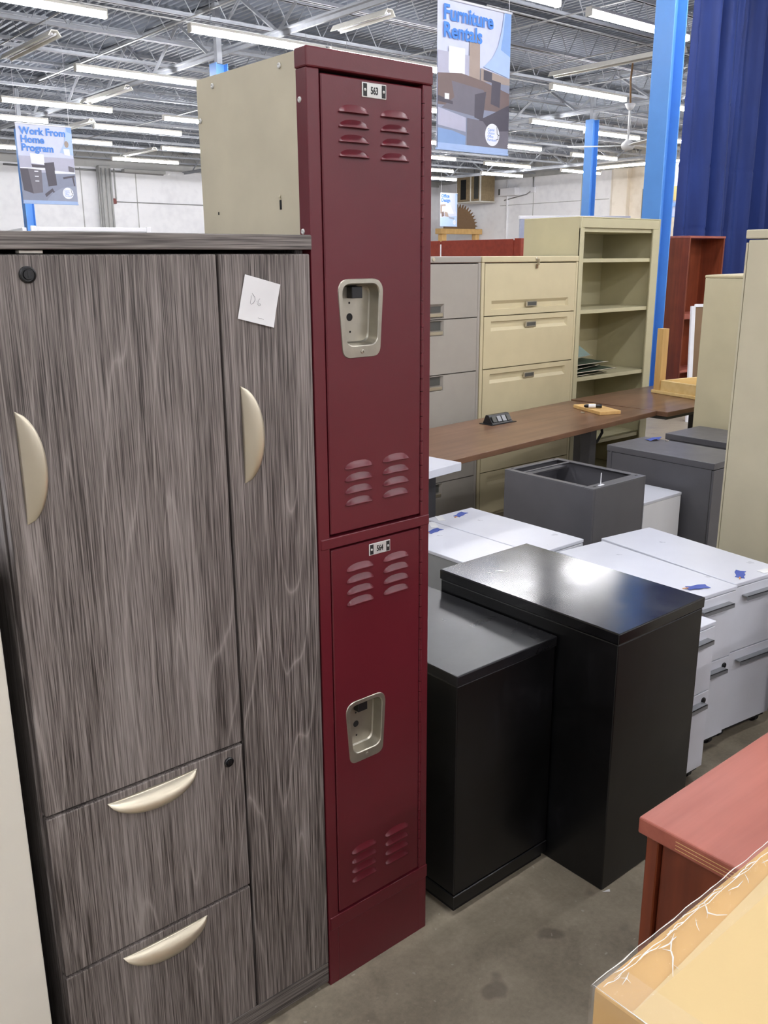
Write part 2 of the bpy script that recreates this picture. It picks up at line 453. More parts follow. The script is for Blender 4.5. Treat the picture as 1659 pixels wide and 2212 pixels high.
VIS = [  # normalised left end x, y
 (1.83-.745, 4.0, 'lit tube light cut by the top left corner of the photo'),
 (2.22, 3.985, 'lit tube light running into the top left corner of the red locker'),
 (2.155, 5.14, 'lit tube light running behind the upper left edge of the beige locker side'),
 (2.165, 6.39, 'long lit tube light above the home office banner, upper of the two at left edge'),
 (2.75-.745, 7.17, 'lit tube light right behind the top edge of the home office banner'),
 (3.12, 7.19, 'lit tube light midway between the home office banner and the locker'),
 (3.35, 6.48, 'lit tube light half hidden by the locker side, level with its back rivet'),
 (3.16-.745, 8.96, 'lit tube light at the left edge beside the lettering of the home office banner'),
 (3.70-.745, 8.18, 'lit tube light emerging from the right edge of the home office banner'),
 (4.19, 8.18, 'small lit tube light at the locker side, lowest of those it hides'),
 (4.2, 9.3, 'lowest lit tube light at left, in front of the white back wall'),
 (3.40, 2.68, 'large lit tube light passing behind the near blue column at top right'),
 (4.62, 3.9, 'lit tube light just above the ceiling fan'),
 (5.62, 4.93, 'lit tube light ending at the top of the far blue column'),
 (7.13-.745, 6.12, 'lit tube light coming out from the bottom right of the furniture rentals banner'),
 (7.7, 6.2, 'lit tube light crossing behind the far blue column under the fan'),
 (7.64, 7.35, 'lit tube light above the brown wall heater'),
 (8.47, 8.2, 'lit tube light right at the top edge of the brown wall heater'),
 (7.09-.745, 7.25, 'lit tube light just under the furniture rentals banner beside the locker, top of three'),
 (8.03-.745, 8.25, 'lit tube light beside the locker under the banner, middle of three'),
 (8.9-.745, 9.08, 'lit tube light beside the locker above the office design banner, lowest of three'),
 (8.95, 7.35, 'lit tube light on the left of the far blue column near the right wall'),
 (3.74-.745, 3.97, 'lit tube light mostly behind the locker, tip showing at its top right corner'),
 (4.74-.745, 5.01, 'lit tube light behind the locker, tip showing beside the upper louvers'),
 (6.0-.745, 6.35, 'lit tube light behind the locker, tip at lower left of furniture rentals banner'),
 (5.7, 3.87, 'lit tube light whose end shows between near blue column and curtain, middle one'),
 (7.35, 4.93, 'lit tube light whose end shows between near blue column and curtain, lowest one'),
 (6.42, 5.04, 'lit tube light right behind the ceiling fan, starting at the far column'),
]
for nx, ny, lab in VIS: ceiling_light(nx*k, ny*k, lab)
ceiling_light(9.1*k, 7.0*k, 'warm lit tube light angled along the right wall beside the far column', -90, True)
ceiling_light(9.13*k, 6.35*k, 'warm lit tube light angled along the right wall, nearer the near column', -90, True)
for xx, yy in ((17.0, 27.0), (20.4, 23.7), (22.0, 30.4), (29.0, 13.0), (29.2, 16.6), (29.0, 9.0), (25.0, 12.9)):   # unseen lamps added behind locker and curtain to brighten the far walls
    ceiling_light(xx, yy, 'lit tube light added out of view to brighten the far walls', group='tube lights out of view')
for yy in (8.75, 4.9, 1.0, -2.9, -6.8):     # rows going on over and behind the camera
    for xx in (-8.0, -4.0, 0.0, 4.0, 8.0, 14.6, 19.0):
        if yy > 8 and (9 < xx < 15): continue
        if yy > 4 and (9 < xx < 15): continue
        if yy < -6 and xx > 15: continue
        ceiling_light(xx, yy, 'lit tube light added out of view to brighten the far walls', group='tube lights out of view')

# dead fixtures set across the rows
def dead_fixture(x, y, label, L=2.4, z=5.0):
    t = thing('strip_fixture', label, 'light fixture', (x, y, z), 90, 'unlit strip fixtures')
    G().prism([(0, -.11, .0), (0, -.05, .09), (0, .05, .09), (0, .11, .0), (0, .09, .0), (0, .045, .075), (0, -.045, .075), (0, -.09, .0)], (L, 0, 0)).out('reflector', 'fixture_white', t)
    G().tube([(.03, -.03, .035), (L-.03, -.03, .035)], .016, 8).out('tube', 'white_trim', t, smooth=True)
    G().tube([(.03, .03, .035), (L-.03, .03, .035)], .016, 8).out('tube', 'white_trim', t, smooth=True)
    [G().tube([(xx, 0, .09), (xx, 0, .4)], .005, 4).out('hanger_wire', 'joist_grey', t) for xx in (.3, L-.3)]
    return t
dead_fixture(6.07, 15.15, 'unlit strip fixture hanging at upper left, tilted across the lit rows', 2.3)
dead_fixture(8.95, 18.75, 'unlit cream strip fixture above the long lit tube at left', 2.3)
dead_fixture(14.2, 28.2, 'unlit strip fixture by the back wall at left', 2.4)
dead_fixture(9.36, 10.95, 'unlit cream strip fixture above the top of the red locker', 1.3)
dead_fixture(14.8, 9.6, 'long unlit strip fixture ending at the near blue column', 2.9)
dead_fixture(10.2, 23.6, 'unlit strip fixture just right of the home office banner top', 2.3)

# ceiling fan
t = thing('ceiling_fan', 'white ceiling fan on a long rod left of the near blue column', 'ceiling fan', (16.24, 11.66, 3.78))
G().tube([(0, 0, .12), (0, 0, .68)], .022, 10).out('down_rod', 'fan_white', t, smooth=True)
G().tube([(0, 0, -.08), (0, 0, -.06), (0, 0, 0), (0, 0, .05), (0, 0, .12)], [.05, .11, .14, .12, .04], 20).out('motor_housing', 'fan_white', t, smooth=True)
G().tube([(0, 0, .66), (0, 0, .7), (0, 0, .78)], [.03, .07, .11], 16).out('canopy', 'fan_white', t, smooth=True)
conduit([(16.24, 11.66, 4.56), (16.2, 11.66, 5.0), (16.24, 11.66, 5.36)], .02, 'copper_wire')
for a in (6, 126, 246):
    bl = G().prism([(.12, -.05, 0), (.3, -.07, .012), (1.15, -.085, .02), (1.2, 0, .02), (1.15, .085, -.01), (.3, .07, -.01), (.12, .05, 0)], (0, 0, .012)).out('blade', 'fan_white', t)
    bl.rotation_euler = (0, 0, R(a))

# ------------------------------------------------------------------ wall-mounted things far away
t = thing('unit_heater', 'brown boxy unit heater hung high in the far corner', 'heater', (32.6, 31.6, 4.25))
B('case', 'heater_brown', t, 0, 1.0, 0, 1.6, 0, 1.25, .02)
for i in range(5):
    B('louver_slat', 'panel_dark', t, -.03, .0, .12+i*.06, .15+i*.06, .1, 1.15, 0)
B('fan_opening', 'void_black', t, -.02, 0, .95, 1.3, .1, 1.0, 0)
B('frame_rail', 'fixture_white', t, -.05, .02, -.04, .02, -.03, 1.28, .005); B('frame_rail', 'fixture_white', t, -.05, .02, .6, .64, 0, 1.25, .005)
B('bottom_rail', 'fixture_white', t, -.05, 1.0, -.04, 1.6, -.05, 0, .005)
[G().tube([(a, b, 1.25), (a, b, 1.72)], .02, 6).out('hanger_rod', 'joist_grey', t) for a, b in ((.3, .4), (.8, 1.2))]
t = thing('wall_unit', 'white boxy wall unit right of the brown heater', 'wall unit', (X1-.35, 30.35, 4.48))
B('case', 'white_trim', t, 0, .34, 0, 1.05, 0, .36, .03, 2); B('end_grille', 'panel_dark', t, -.006, .1, .95, 1.055, .04, .32, 0)
tag(B('junction_box', 'white_trim', None, X1-.12, X1, 29.35, 29.6, 4.55, 4.8, .01), 'small white junction box on the right wall seam', 'junction box')
t = thing('electrical_panel', 'dark electrical panel on the wall left of the near column', 'electrical panel', (X1-.34, 22.7, 2.4))
B('case', 'panel_dark', t, 0, .25, 0, .6, 0, 1.95, .01)
for i in range(9): B('breaker_row', 'wall_grey', t, -.01, 0, .08, .5, .3+i*.17, .34+i*.17, 0)
B('meter_head', 'panel_dark', t, .05, .2, .2, .42, 1.95, 2.2, .02)
tag(B('alarm_box', 'alarm_red', None, 16.05, 16.25, Y1-.15, Y1, 3.8, 4.0, .01), 'small dark red alarm box beside the pipes on the back wall', 'alarm box')
tag(B('wall_duct', 'wall_grey', None, 16.6, 18.4, Y1-.3, Y1, 5.0, 5.12, .01), 'narrow pale duct along the top of the back wall', 'duct')

# wooden half sawblade frame
t = thing('sawblade_frame', 'wooden frame topped by a half sawblade, behind the office design banner', 'wooden sign', (31.0, 32.6, 0))
B('post', 'pine', t, .1, .4, 0, .3, 0, 2.75, .02); B('post', 'pine', t, 2.4, 2.65, 0, .3, 0, 2.75, .02)
B('beam', 'pine', t, -.05, 2.8, -.05, .35, 2.75, 3.0, .02)
arc = [(.35+1.05*(1-math.cos(PI*i/24)), .1, 3.0+.95*math.sin(PI*i/24)) for i in range(25)]
G().prism(arc, (0, .1, 0)).out('blade_disc', 'brown_board', t)
for i in range(1, 20):
    a = PI*i/20; c = Vector((1.4, .12, 3.0)); d = Vector((-math.cos(a), 0, math.sin(a)*.91)); s_ = Vector((math.sin(a), 0, math.cos(a)))
    G().prism([c+d*1.02-s_*.06, c+d*1.25+s_*.03, c+d*1.02+s_*.06], (0, .06, 0)).out('tooth', 'brown_board', t)

# ------------------------------------------------------------------ banners
for nm, c in dict(bn_base='d3d8ee', bn_blue='8fb2e6', bn_text='4f8ce0', bn_sky='b4cbef', bn_dark='57535c', bn_mid='77737c', bn_brown='7b6a66', bn_light='b9b9cb',
                  bn_tan='a8988e', bn_floor='8d93a6', bn_band='a9c0e6', bn_white='eef0f6', bn_steel='86a3cf', bn_yellow='d8c27a', bn_shade='9aa0b4').items(): plain(nm, c, .55, var=.03, bmp=0)
def banner(x, y, ztop, w_, h_, label, lines, shapes, logo, tsize, tx, ty, dy):
    t = thing('hanging_banner', label, 'banner', (x, y, ztop-h_))
    def P(u, v, l): return (u*w_, -.0004*l, h_*(1-v))
    g = G(); g.grid(lambda u, v: (u*w_, .008*math.sin(5*u)*v, h_*(1-v)+0), 8, 8)
    f = g.out('fabric', 'bn_base', t); f.location.y = .012; md = f.modifiers.new('s', 'SOLIDIFY'); md.thickness = .003
    B('top_rail', 'white_trim', t, -.01, w_+.01, -.012, .02, h_-.004, h_+.02, .004); B('bottom_rail', 'bn_band', t, -.01, w_+.01, -.012, .022, -.02, .004, .004)
    for i, (mat, pts) in enumerate(shapes): G().poly([P(u, v, i+1) for u, v in pts]).out('print', mat, t)
    n = len(shapes)+2
    for i, s in enumerate(lines):
        text('lettering', s, 'bn_text', t, (tx*w_, -.0004*n, h_*(1-ty-i*dy)), tsize, bold=.006*tsize/.2)
    cu, cv, cr = logo
    c = [(cu*w_+cr*w_*math.cos(2*PI*i/28), -.0004*n, h_*(1-cv)+cr*w_*math.sin(2*PI*i/28)) for i in range(28)]
    lg = G().poly(c).out('logo_disc', 'bn_white', t)
    for i, s in enumerate(('Capital', 'Choice', 'Office', 'Furniture')):
        text('logo_lettering', s, 'bn_text', lg, (cu*w_-cr*w_*.66, -.0004*(n+1), h_*(1-cv)+cr*w_*(.34-.3*i)), cr*w_*.33)
    G().tube([((cu+cr*.6)*w_, -.0004*(n+2), h_*(1-cv)+cr*w_*.75), ((cu+cr*.68)*w_, -.0004*(n+2), h_*(1-cv)+cr*w_*.1), ((cu+cr*.95)*w_, -.0004*(n+2), h_*(1-cv))], .004, 4).tube(
        [((cu+cr*.8)*w_, -.0004*(n+2), h_*(1-cv)), ((cu+cr*.8)*w_, -.0004*(n+2), h_*(1-cv)-cr*w_*.35), ((cu+cr*.5)*w_, -.0004*(n+2), h_*(1-cv)-cr*w_*.42)], .004, 4).out('logo_chair', 'ink', lg)
    for xx in (.04, w_-.04): G().tube([(xx, 0, h_), (xx, 0, DECK+.05-ztop+h_)], .004, 4).out('hanging_wire', 'white_trim', t)
    return t
def arcpts(cx, cy, r, a0, a1, n=14, asp=1): return [(cx+r*math.cos(R(a0+(a1-a0)*i/n)), cy+asp*r*math.sin(R(a0+(a1-a0)*i/n))) for i in range(n+1)]
FR = [('bn_sky', [(.9, 0), (1, 0), (1, .45), (.62, .4)] + [(.74, .33), (.82, .24), (.87, .12)]),
      ('bn_blue', [(.91, 0), (1, 0), (1, .3), (.86, .26), (.895, .13)]),
      ('bn_light', [(0, .34), (.42, .34), (.42, .6), (0, .6)]), ('bn_white', [(.14, .3), (.36, .3), (.36, .56), (.2, .55), (.14, .46)]),
      ('bn_tan', [(.42, .2), (.56, .2), (.57, .5), (.42, .5)]), ('bn_tan', [(.58, .41), (1, .455), (1, .56), (.58, .54)]),
      ('bn_floor', [(0, .5), (1, .5), (1, 1), (0, 1)]), ('bn_brown', [(0, .49), (.32, .47), (.62, .5), (1, .56), (1, .7), (0, .7)]),
      ('bn_dark', [(.62, .42), (.74, .43), (.74, .5), (.62, .49)]), ('bn_dark', [(.74, .48), (.87, .49), (.86, .67), (.73, .65)]),
      ('bn_mid', [(.18, .53), (.62, .56), (.66, .6), (.6, .76), (.05, .72), (.22, .64)]), ('bn_dark', [(.5, .6), (.66, .57), (.62, .78), (.5, .76)]),
      ('bn_dark', [(0, .64), (.2, .67), (.2, .69), (0, .68)]), ('bn_white', [(.09, .62), (.15, .62), (.15, .66), (.09, .66)]),
      ('bn_dark', [(.55, .78), (.75, .72), (1, .64), (1, 1), (.4, 1), (.4, .77)]), ('bn_mid', [(.4, .77), (.62, .78), (.72, .84), (.5, .95), (.4, 1)]),
      ('bn_light', [(0, .72), (.38, .77), (.38, .87), (0, .84)]), ('bn_steel', [(0, .86), (.2, .87), (.38, .9), (.38, 1), (0, 1)]),
      ('bn_mid', [(.4, 1), (.45, .95), (.55, .9), (.7, .86), (.85, .84), (1, .83), (1, 1)]),
      ('bn_band', [(0, .962), (1, .962), (1, 1), (0, 1)])]
banner(7.675, 8.15, 4.43, 1.2, 1.565, 'large furniture rentals banner hanging right of the locker', ['Furniture', 'Rentals'], FR, (.76, .87, .105), .215, .06, .13, .115)
WF = [('bn_sky', [(.9, 0), (1, 0), (1, .36), (.75, .33), (.85, .2)]), ('bn_blue', [(.9, 0), (1, 0), (1, .08), (.91, .06)]),
      ('bn_white', [(.82, .28), (.93, .28), (.94, .37), (.83, .36)]), ('bn_tan', arcpts(.885, .22, .04, 0, 360, 12, 1.1)),
      ('bn_light', [(0, .4), (1, .4), (1, .7), (0, .7)]), ('bn_floor', [(0, .62), (1, .58), (1, 1), (0, 1)]),
      ('bn_white', [(.2, .36), (.45, .37), (.45, .5), (.21, .49)]), ('bn_dark', [(.21, .5), (.46, .51), (.46, .55), (.22, .54)]),
      ('bn_white', [(.0, .55), (.45, .54), (.45, .57), (.02, .57)]), ('bn_dark', [(.0, .56), (.14, .56), (.2, .88), (.03, .84)]), ('bn_mid', [(.14, .56), (.38, .57), (.37, .86), (.2, .88)]),
      ('bn_white', [(.25, .585), (.32, .585), (.32, .597), (.25, .597)]), ('bn_white', [(.25, .65), (.32, .65), (.32, .662), (.25, .662)]), ('bn_white', [(.25, .71), (.32, .71), (.32, .722), (.25, .722)]),
      ('bn_dark', [(.44, .48), (.62, .46), (.64, .76), (.48, .78)]), ('bn_dark', [(.4, .88), (.55, .8), (.57, .83), (.42, .92)]), ('bn_dark', [(.54, .8), (.66, .92), (.62, .93), (.53, .83)]),
      ('bn_white', [(.62, .57), (1, .58), (1, .6), (.62, .61)]), ('bn_dark', [(.76, .65), (.98, .62), (.98, .645), (.77, .675)]), ('bn_dark', [(.93, .64), (.96, .64), (.98, .78), (.96, .78)]), ('bn_mid', [(.88, .5), (.99, .52), (.98, .58), (.88, .57)]),
      ('bn_shade', [(.4, 1), (.46, .93), (.56, .86), (.7, .8), (.85, .77), (1, .76), (1, 1)]), ('bn_band', [(0, .965), (1, .965), (1, 1), (0, 1)])]
banner(7.215, 20.6, 4.42, 1.2, 1.585, 'home office banner hanging at left above the grey cabinet', ['Work From', 'Home', 'Program'], WF, (.83, .86, .1), .2, .06, .125, .105)
OD = [('bn_sky', [(.86, 0), (1, 0), (1, .7), (.9, .5)]), ('bn_blue', [(.92, 0), (1, 0), (1, .1)]), ('bn_tan', [(0, .35), (.3, .33), (.36, .6), (0, .62)]),
      ('bn_white', [(.1, .4), (.6, .36), (.8, .62), (.1, .6)]), ('bn_brown', [(.06, .58), (.2, .55), (.22, .7), (.08, .72)]), ('bn_tan', [(.24, .56), (.42, .58), (.5, .72), (.26, .7)]),
      ('bn_sky', [(0, .75), (1, .68), (1, 1), (0, 1)]), ('bn_shade', [(.5, .7), (.85, .74), (.8, .8), (.5, .76)])]
banner(29.25, 30.8, 4.43, 1.05, 1.4, 'small distant office design banner in front of the wooden sawblade', ['Office', 'Design'], OD, (.84, .88, .09), .2, .05, .13, .13)
OB = [('bn_sky', [(.5, 0), (1, 0), (1, .4), (.5, .4)]), ('bn_yellow', [(.1, .45), (1, .4), (1, .7), (.1, .7)]), ('bn_blue', [(0, .75), (1, .72), (1, .8), (0, .82)])]
banner(25.25, 16.6, 4.4, 1.2, 1.57, 'pale blue banner strip seen between near column and curtain', [], OB, (.2, .88, .09), .2, .05, .13, .13)

# ------------------------------------------------------------------ blue curtains
def curtain(xa, xb, y, z0, z1, label, ph, amp):
    t = thing('curtain', label, 'curtain', (xa, y, 0), 0, 'blue drapes on the cable')
    w_ = xb-xa; nf = w_*2.05
    def f(u, v):
        z = z0+(z1-z0)*v
        s = .6+.4*(1-v)
        yy = amp*s*math.sin(nf*2*PI*u+ph+.4*math.sin(3*v+ph))+amp*.45*math.sin(nf*4.7*PI*u+1.3+ph+.8*v)
        for zc in (1.2, 1.95, 2.7, 3.45, 4.2, 4.95): yy += .012*math.exp(-((z-zc-.02*math.sin(9*u))/.012)**2)
        return (u*w_+.03*math.sin(nf*4*PI*u)*math.sin(PI*u), yy, z)
    G().grid(f, 150, 170).out('drape', 'curtain_blue', t, smooth=True, recalc=False)
    G().tube([(-.02, 0, z1-.03), (w_+.02, 0, z1-.03)], .012, 8).out('rail', 'conduit_grey', t, smooth=True)
curtain(10.33, 11.44, 6.55, .05, 5.3, 'royal blue curtain panel hanging beside the near blue column', .4, .105)
curtain(11.52, 15.6, 6.6, .05, 5.3, 'royal blue curtain panel right of the thin white gap', 1.9, .115)

# ------------------------------------------------------------------ grey wood-grain storage cabinet
t = thing('storage_cabinet', 'grey wood-grain storage cabinet with doors, drawers and crescent pulls', 'cabinet', (.411, 1.397, 0))
W_ = .5885
B('top_panel', 'grey_wood_h', t, -.004, W_, -.006, .6, 1.646, 1.672, .002, 2)
B('side_panel', 'grey_wood', t, 0, .018, .024, .6, .012, 1.646, .001); B('side_panel', 'grey_wood', t, W_-.018, W_, .024, .6, .012, 1.646, .001)
B('back_panel', 'grey_wood', t, .018, W_-.018, .585, .6, .012, 1.646, .001)
B('gap_shade_fill', 'carcass_dark', t, .018, W_-.018, .03, .585, .06, 1.64, 0)  # dark fill that paints the shade seen through the door gaps
B('base_panel', 'grey_wood_h', t, .0, W_, .003, .022, .012, .064, .001)
for gx in (.03, W_-.03): G().tube([(gx, .05, 0), (gx, .05, .012)], .018, 12).out('glide', 'black_plastic', t)
def crescent(L, Wd, D):
    g = G()
    def f(u, v):
        s = 2*u-1; gq = (1-abs(s)**2.2)**.62 if abs(s) < 1 else 0; th = v*PI*.5
        return (Wd*gq*v**1.15, -D*gq*math.sin(th)-.0008, s*L/2)
    return g.grid(f, 26, 8).mesh('handle', 'nickel', smooth=True)
HM = crescent(.178, .033, .021)
def handle(parent, x, z, rot=0):
    o = bpy.data.objects.new('handle', HM); COL.objects.link(o); o.parent = parent; o.location = (x, 0, z); o.rotation_euler = (0, rot, 0)
    md = o.modifiers.new('thick', 'SOLIDIFY'); md.thickness = .0022; md.offset = 0
    o['label'] = 'brushed nickel crescent pull'
    return o
def cam_lock(parent, x, z, y=0, r=.0125):
    o = G().disc_y(x, z, [(r, y), (r, y-.003), (r*.82, y-.0045), (r*.78, y-.003), (r*.62, y-.003), (r*.55, y-.006)], 28).box(x-.001, x+.001, y-.0068, y-.006, z-r*.4, z+r*.4).out('lock', 'black_plastic', parent)
    o['label'] = 'round black lock'; return o
d = B('door', 'grey_wood', t, .003, .392, 0, .021, .713, 1.639, .0026, 2); handle(d, .030, 1.32); cam_lock(d, .072, 1.610)
d = B('door', 'grey_wood', t, .397, .587, 0, .021, .068, 1.639, .0026, 2); handle(d, .427, 1.322)
d = B('drawer', 'grey_wood', t, .003, .392, 0, .021, .381, .7075, .0026, 2); handle(d, .200, .693, PI/2); cam_lock(d, .359, .680, r=.010)
d = B('drawer', 'grey_wood', t, .003, .392, 0, .021, .068, .3755, .0026, 2); handle(d, .200, .360, PI/2)
B('strike_plate', 'fixture_white', t, .065, .10, .004, .02, 1.6405, 1.6445, 0)
# paper note
t = thing('paper_note', 'white paper note with handwriting stuck on the narrow grey door', 'note', (.838, 1.3955, 1.530))
a, b_, c_ = Vector((.019, 0, .075)), Vector((.091, 0, .056)), Vector((.073, 0, -.019))
def nf_(u, v):
    p = c_*u + a*v; p = Vector((p.x, -.0008-.006*max(0, .6-v)**2*(.3+u)-.001*math.sin(3*u), p.z)); return p
G().grid(nf_, 10, 10).out('sheet', 'white_paper', t, smooth=True)
def stroke(pts): return [tuple(nf_(u, v)+Vector((0, -.0006, 0))) for u, v in pts]
G().tube(stroke([(.25, .58), (.26, .5), (.255, .42), (.29, .39), (.34, .43), (.37, .5), (.35, .57), (.27, .63)]), .0004, 4).out('handwriting', 'pencil', t)
G().tube(stroke([(.42, .485), (.425, .482)]), .0005, 4).out('handwriting', 'pencil', t)
G().tube(stroke([(.49, .56), (.46, .5), (.46, .42), (.5, .4), (.535, .42), (.53, .45), (.49, .445)]), .0004, 4).out('handwriting', 'pencil', t)
G().tube(stroke([(.52, .13), (.57, .125), (.6, .135), (.68, .12)]), .0003, 4).out('handwriting', 'pencil', t)
# pale cabinet at the left edge
t = thing('pale_cabinet', 'off-white cabinet at the left edge beside the grey wood-grain cabinet', 'cabinet', (-.32, 1.395, 0))
B('body', 'carcass_dark', t, 0, .69, .021, .55, .0, 1.15, .001); B('front_panel', 'pale_cream', t, 0, .70, 0, .02, .02, 1.15, .002); B('top_panel', 'white_trim', t, -.005, .705, -.005, .555, 1.15, 1.175, .002)

# ------------------------------------------------------------------ red locker
t = thing('locker', 'tall maroon two-tier metal locker with beige side panel', 'locker', (1.002, 1.397, 0))
LW, LH, LD = .299, 1.987, .388
for nm, x0, x1 in (('side_panel', 0, .0015), ('side_panel', LW-.0015, LW)):
    o = B(nm, 'locker_beige', t, x0, x1, .032, LD, .0, LH-.004, 0); o['label'] = 'beige side panel'
side = [o for o in t.children if o.name.startswith('side_panel')][0]
B('back_panel', 'locker_beige', t, .0015, LW-.0015, LD-.0015, LD, 0, LH-.004, 0); B('top_panel', 'locker_beige', t, .0015, LW-.0015, .03, LD, LH-.006, LH-.0045, 0)
B('gap_shade', 'void_black', t, .02, LW-.02, .026, .03, .02, LH-.03, 0)  # black sheet painting the shade in the gaps around the doors
B('frame_post', 'maroon', t, -.0008, .027, 0, .034, 0, LH-.034, .0022, 2); B('frame_post', 'maroon', t, LW-.024, LW+.0008, 0, .034, 0, LH-.034, .0022, 2)
B('top_rail', 'maroon', t, -.0018, LW+.0018, -.0018, .036, LH-.034, LH, .003, 2)
B('middle_rail', 'maroon', t, .004, LW, -.0022, .02, 1.064, 1.087, .002, 2)
B('base_rail', 'maroon', t, .003, LW+.002, -.0025, .02, .150, .184, .002, 2)
B('kick_panel', 'maroon', t, .027, LW-.022, .0005, .02, 0, .15, .0006)
# louvers
def louver_mesh():
    g = G(); Wl, Hl, D = .073, .0165, .0085
    def f(u, v):
        q = abs(2*u-1); e = max(0, 1-q**7)**.6; hh = max(0, 1-q**3.2)**.5*(.62+.38*math.sqrt(max(0, 1-q*q)))
        return (u*Wl, -D*(v**1.2)*e - .0002, Hl*hh*(1-v))
    g.grid(f, 36, 7)
    return g.mesh('louver', 'maroon', smooth=True)
LV = louver_mesh()
gaps = G().box(0.003, .07, .0, .0006, -.0028, .001).mesh('louver_gap', 'void_black')
def louvers(parent, x, ztop, dz=.0252):
    for i in range(4):
        o = bpy.data.objects.new('louver', LV); COL.objects.link(o); o.parent = parent; o.location = (x, -.0001, ztop-i*dz)
        md = o.modifiers.new('thick', 'SOLIDIFY'); md.thickness = .001; md.offset = -1
cup_out = rloop([(.056, 1.593), (.171, 1.593), (.1605, 1.4425), (.0675, 1.4425)], [.027, .027, .02, .02], 7)
cup_in = rloop([(.0665, 1.583), (.1595, 1.583), (.153, 1.4665), (.077, 1.4665)], [.021, .021, .02, .02], 7)
def shrink(l, s_, cx=.114, cz=1.525): return [(cx+(x-cx)*s_, cz+(z-cz)*s_) for x, z in l]
def locker_door(z0, z1, dz):
    co = [(x, z+dz) for x, z in shrink(cup_out, .97)]
    dx0, dx1, yf = .0295, .2715, -.0012
    g = G(); outer = rloop([(dx0+.002, z0+.002), (dx1-.002, z0+.002), (dx1-.002, z1-.002), (dx0+.002, z1-.002)], .002, 3)
    g.plate_with_hole(outer, co, yf)
    o2 = rloop([(dx0, z0), (dx1, z0), (dx1, z1), (dx0, z1)], .003, 3)
    g.loops([[(x, yf, z) for x, z in outer], [(x, yf+.002, z) for x, z in o2], [(x, yf+.02, z) for x, z in o2]], False)
    bmesh.ops.remove_doubles(g.bm, verts=g.bm.verts[:], dist=1e-5)
    d = g.out('door', 'maroon', t); d['label'] = 'maroon louvered door'
    return d
def recess(dz):
    h = G(); y0 = -.0032
    lo = [(x, z+dz) for x, z in cup_out]; li = [(x, z+dz) for x, z in cup_in]
    def sh(l, s_): return [(.114+(x-.114)*s_, 1.525+dz+(z-1.525-dz)*s_) for x, z in l]
    h.loops([[(x, -.0012, z) for x, z in lo], [(x, y0, z) for x, z in sh(lo, .985)], [(x, y0-.0004, z) for x, z in sh(li, 1.03)], [(x, y0+.0012, z) for x, z in li], [(x, .0225, z) for x, z in sh(li, .95)], [(x, .0255, z) for x, z in sh(li, .90)]])
    o = h.out('recessed_handle', 'steel', t, smooth=True, auto=24); o['label'] = 'brushed steel recessed finger cup'
    G().box(.1, .126, .008, .0255, 1.556+dz, 1.578+dz, .001).out('latch', 'black_plastic', o)
    G().disc_y(.106, 1.547+dz, [(.0022, .026), (.0022, .0252)], 12).out('hole', 'void_black', o); G().disc_y(.107, 1.491+dz, [(.0022, .026), (.0022, .0252)], 12).out('hole', 'void_black', o)
    G().disc_y(.106, 1.5195+dz, [(.0075, .026), (.0075, .0252)], 24).out('hole', 'void_black', o)
    G().disc_y(.1145, 1.4545+dz, [(.0042, y0), (.004, y0-.0015), (.0022, y0-.002), (.0018, y0-.0008)], 18).out('screw', 'steel', o, smooth=True, auto=40)
def plate(x, z, num):
    o = G().box(x, x+.0585, -.003, -.0012, z, z+.0255, .0008).out('number_plate', 'plate_silver', t); o['label'] = 'number plate reading '+num
    for xx in (x+.0025, x+.047): G().box(xx, xx+.009, -.0034, -.003, z+.002, z+.0235).out('black_tab', 'ink', o)
    for xx in (x+.0065, x+.0515): G().disc_y(xx, z+.0127, [(.0028, -.003), (.0025, -.0042), (.0014, -.0048), (.001, -.004)], 14).out('rivet', 'plate_silver', o)
    text('digits', num, 'ink', o, (x+.0292, -.0034, z+.0067), .0175, sx=.68, extrude=.0002, align='CENTER', bold=.0004)
d1 = locker_door(1.0925, 1.946, 0); d2 = locker_door(.1895, 1.0595, -.889)
for d_, zz in ((d1, 1.886), (d1, 1.2235), (d2, 1.006), (d2, .3255)):
    louvers(d_, .066, zz); louvers(d_, .1655, zz)
recess(0); recess(-.889)
plate(.1215, 1.9155, '563'); plate(.1265, 1.0275, '564')
for z0, z1 in ((1.095, 1.945), (.192, 1.06)):
    g = G(); n = int((z1-z0)/.026)
    for i in range(n):
        a0 = z0+i*(z1-z0)/n; g.tube([(.2745, -.0012, a0+.0006), (.2745, -.0012, a0+(z1-z0)/n-.0006)], .0036, 8)
    g.out('hinge', 'maroon', t, smooth=True, auto=40)
def srivet(y, z, parent=side):
    # low dome on the beige side (axis -X)
    g = G(); rings = []
    for r_, xx in ((.0052, 0), (.0048, -.0014), (.003, -.0022), (.002, -.0014)):
        rings.append([(xx-.0008, y+r_*math.cos(2*PI*k_/16), z+r_*math.sin(2*PI*k_/16)) for k_ in range(16)])
    g.loops(rings).out('rivet', 'plate_silver', parent, smooth=True, auto=40)
for yy, zz in ((.083, 1.966), (.322, 1.964), (.022, 1.902), (.378, 1.905), (.023, 1.6785)): srivet(yy, zz)
G().box(-.0006, 0, .091, .0975, 1.72, 1.737).out('slot_hole', 'void_black', side); G().box(-.0006, 0, .3225, .3265, 1.719, 1.7245).out('slot_hole', 'void_black', side)
G().tube([(-.001, .094, 1.738), (-.003, .094, 1.742), (-.001, .094, 1.746)], .002, 6).out('hook', 'locker_beige', side)

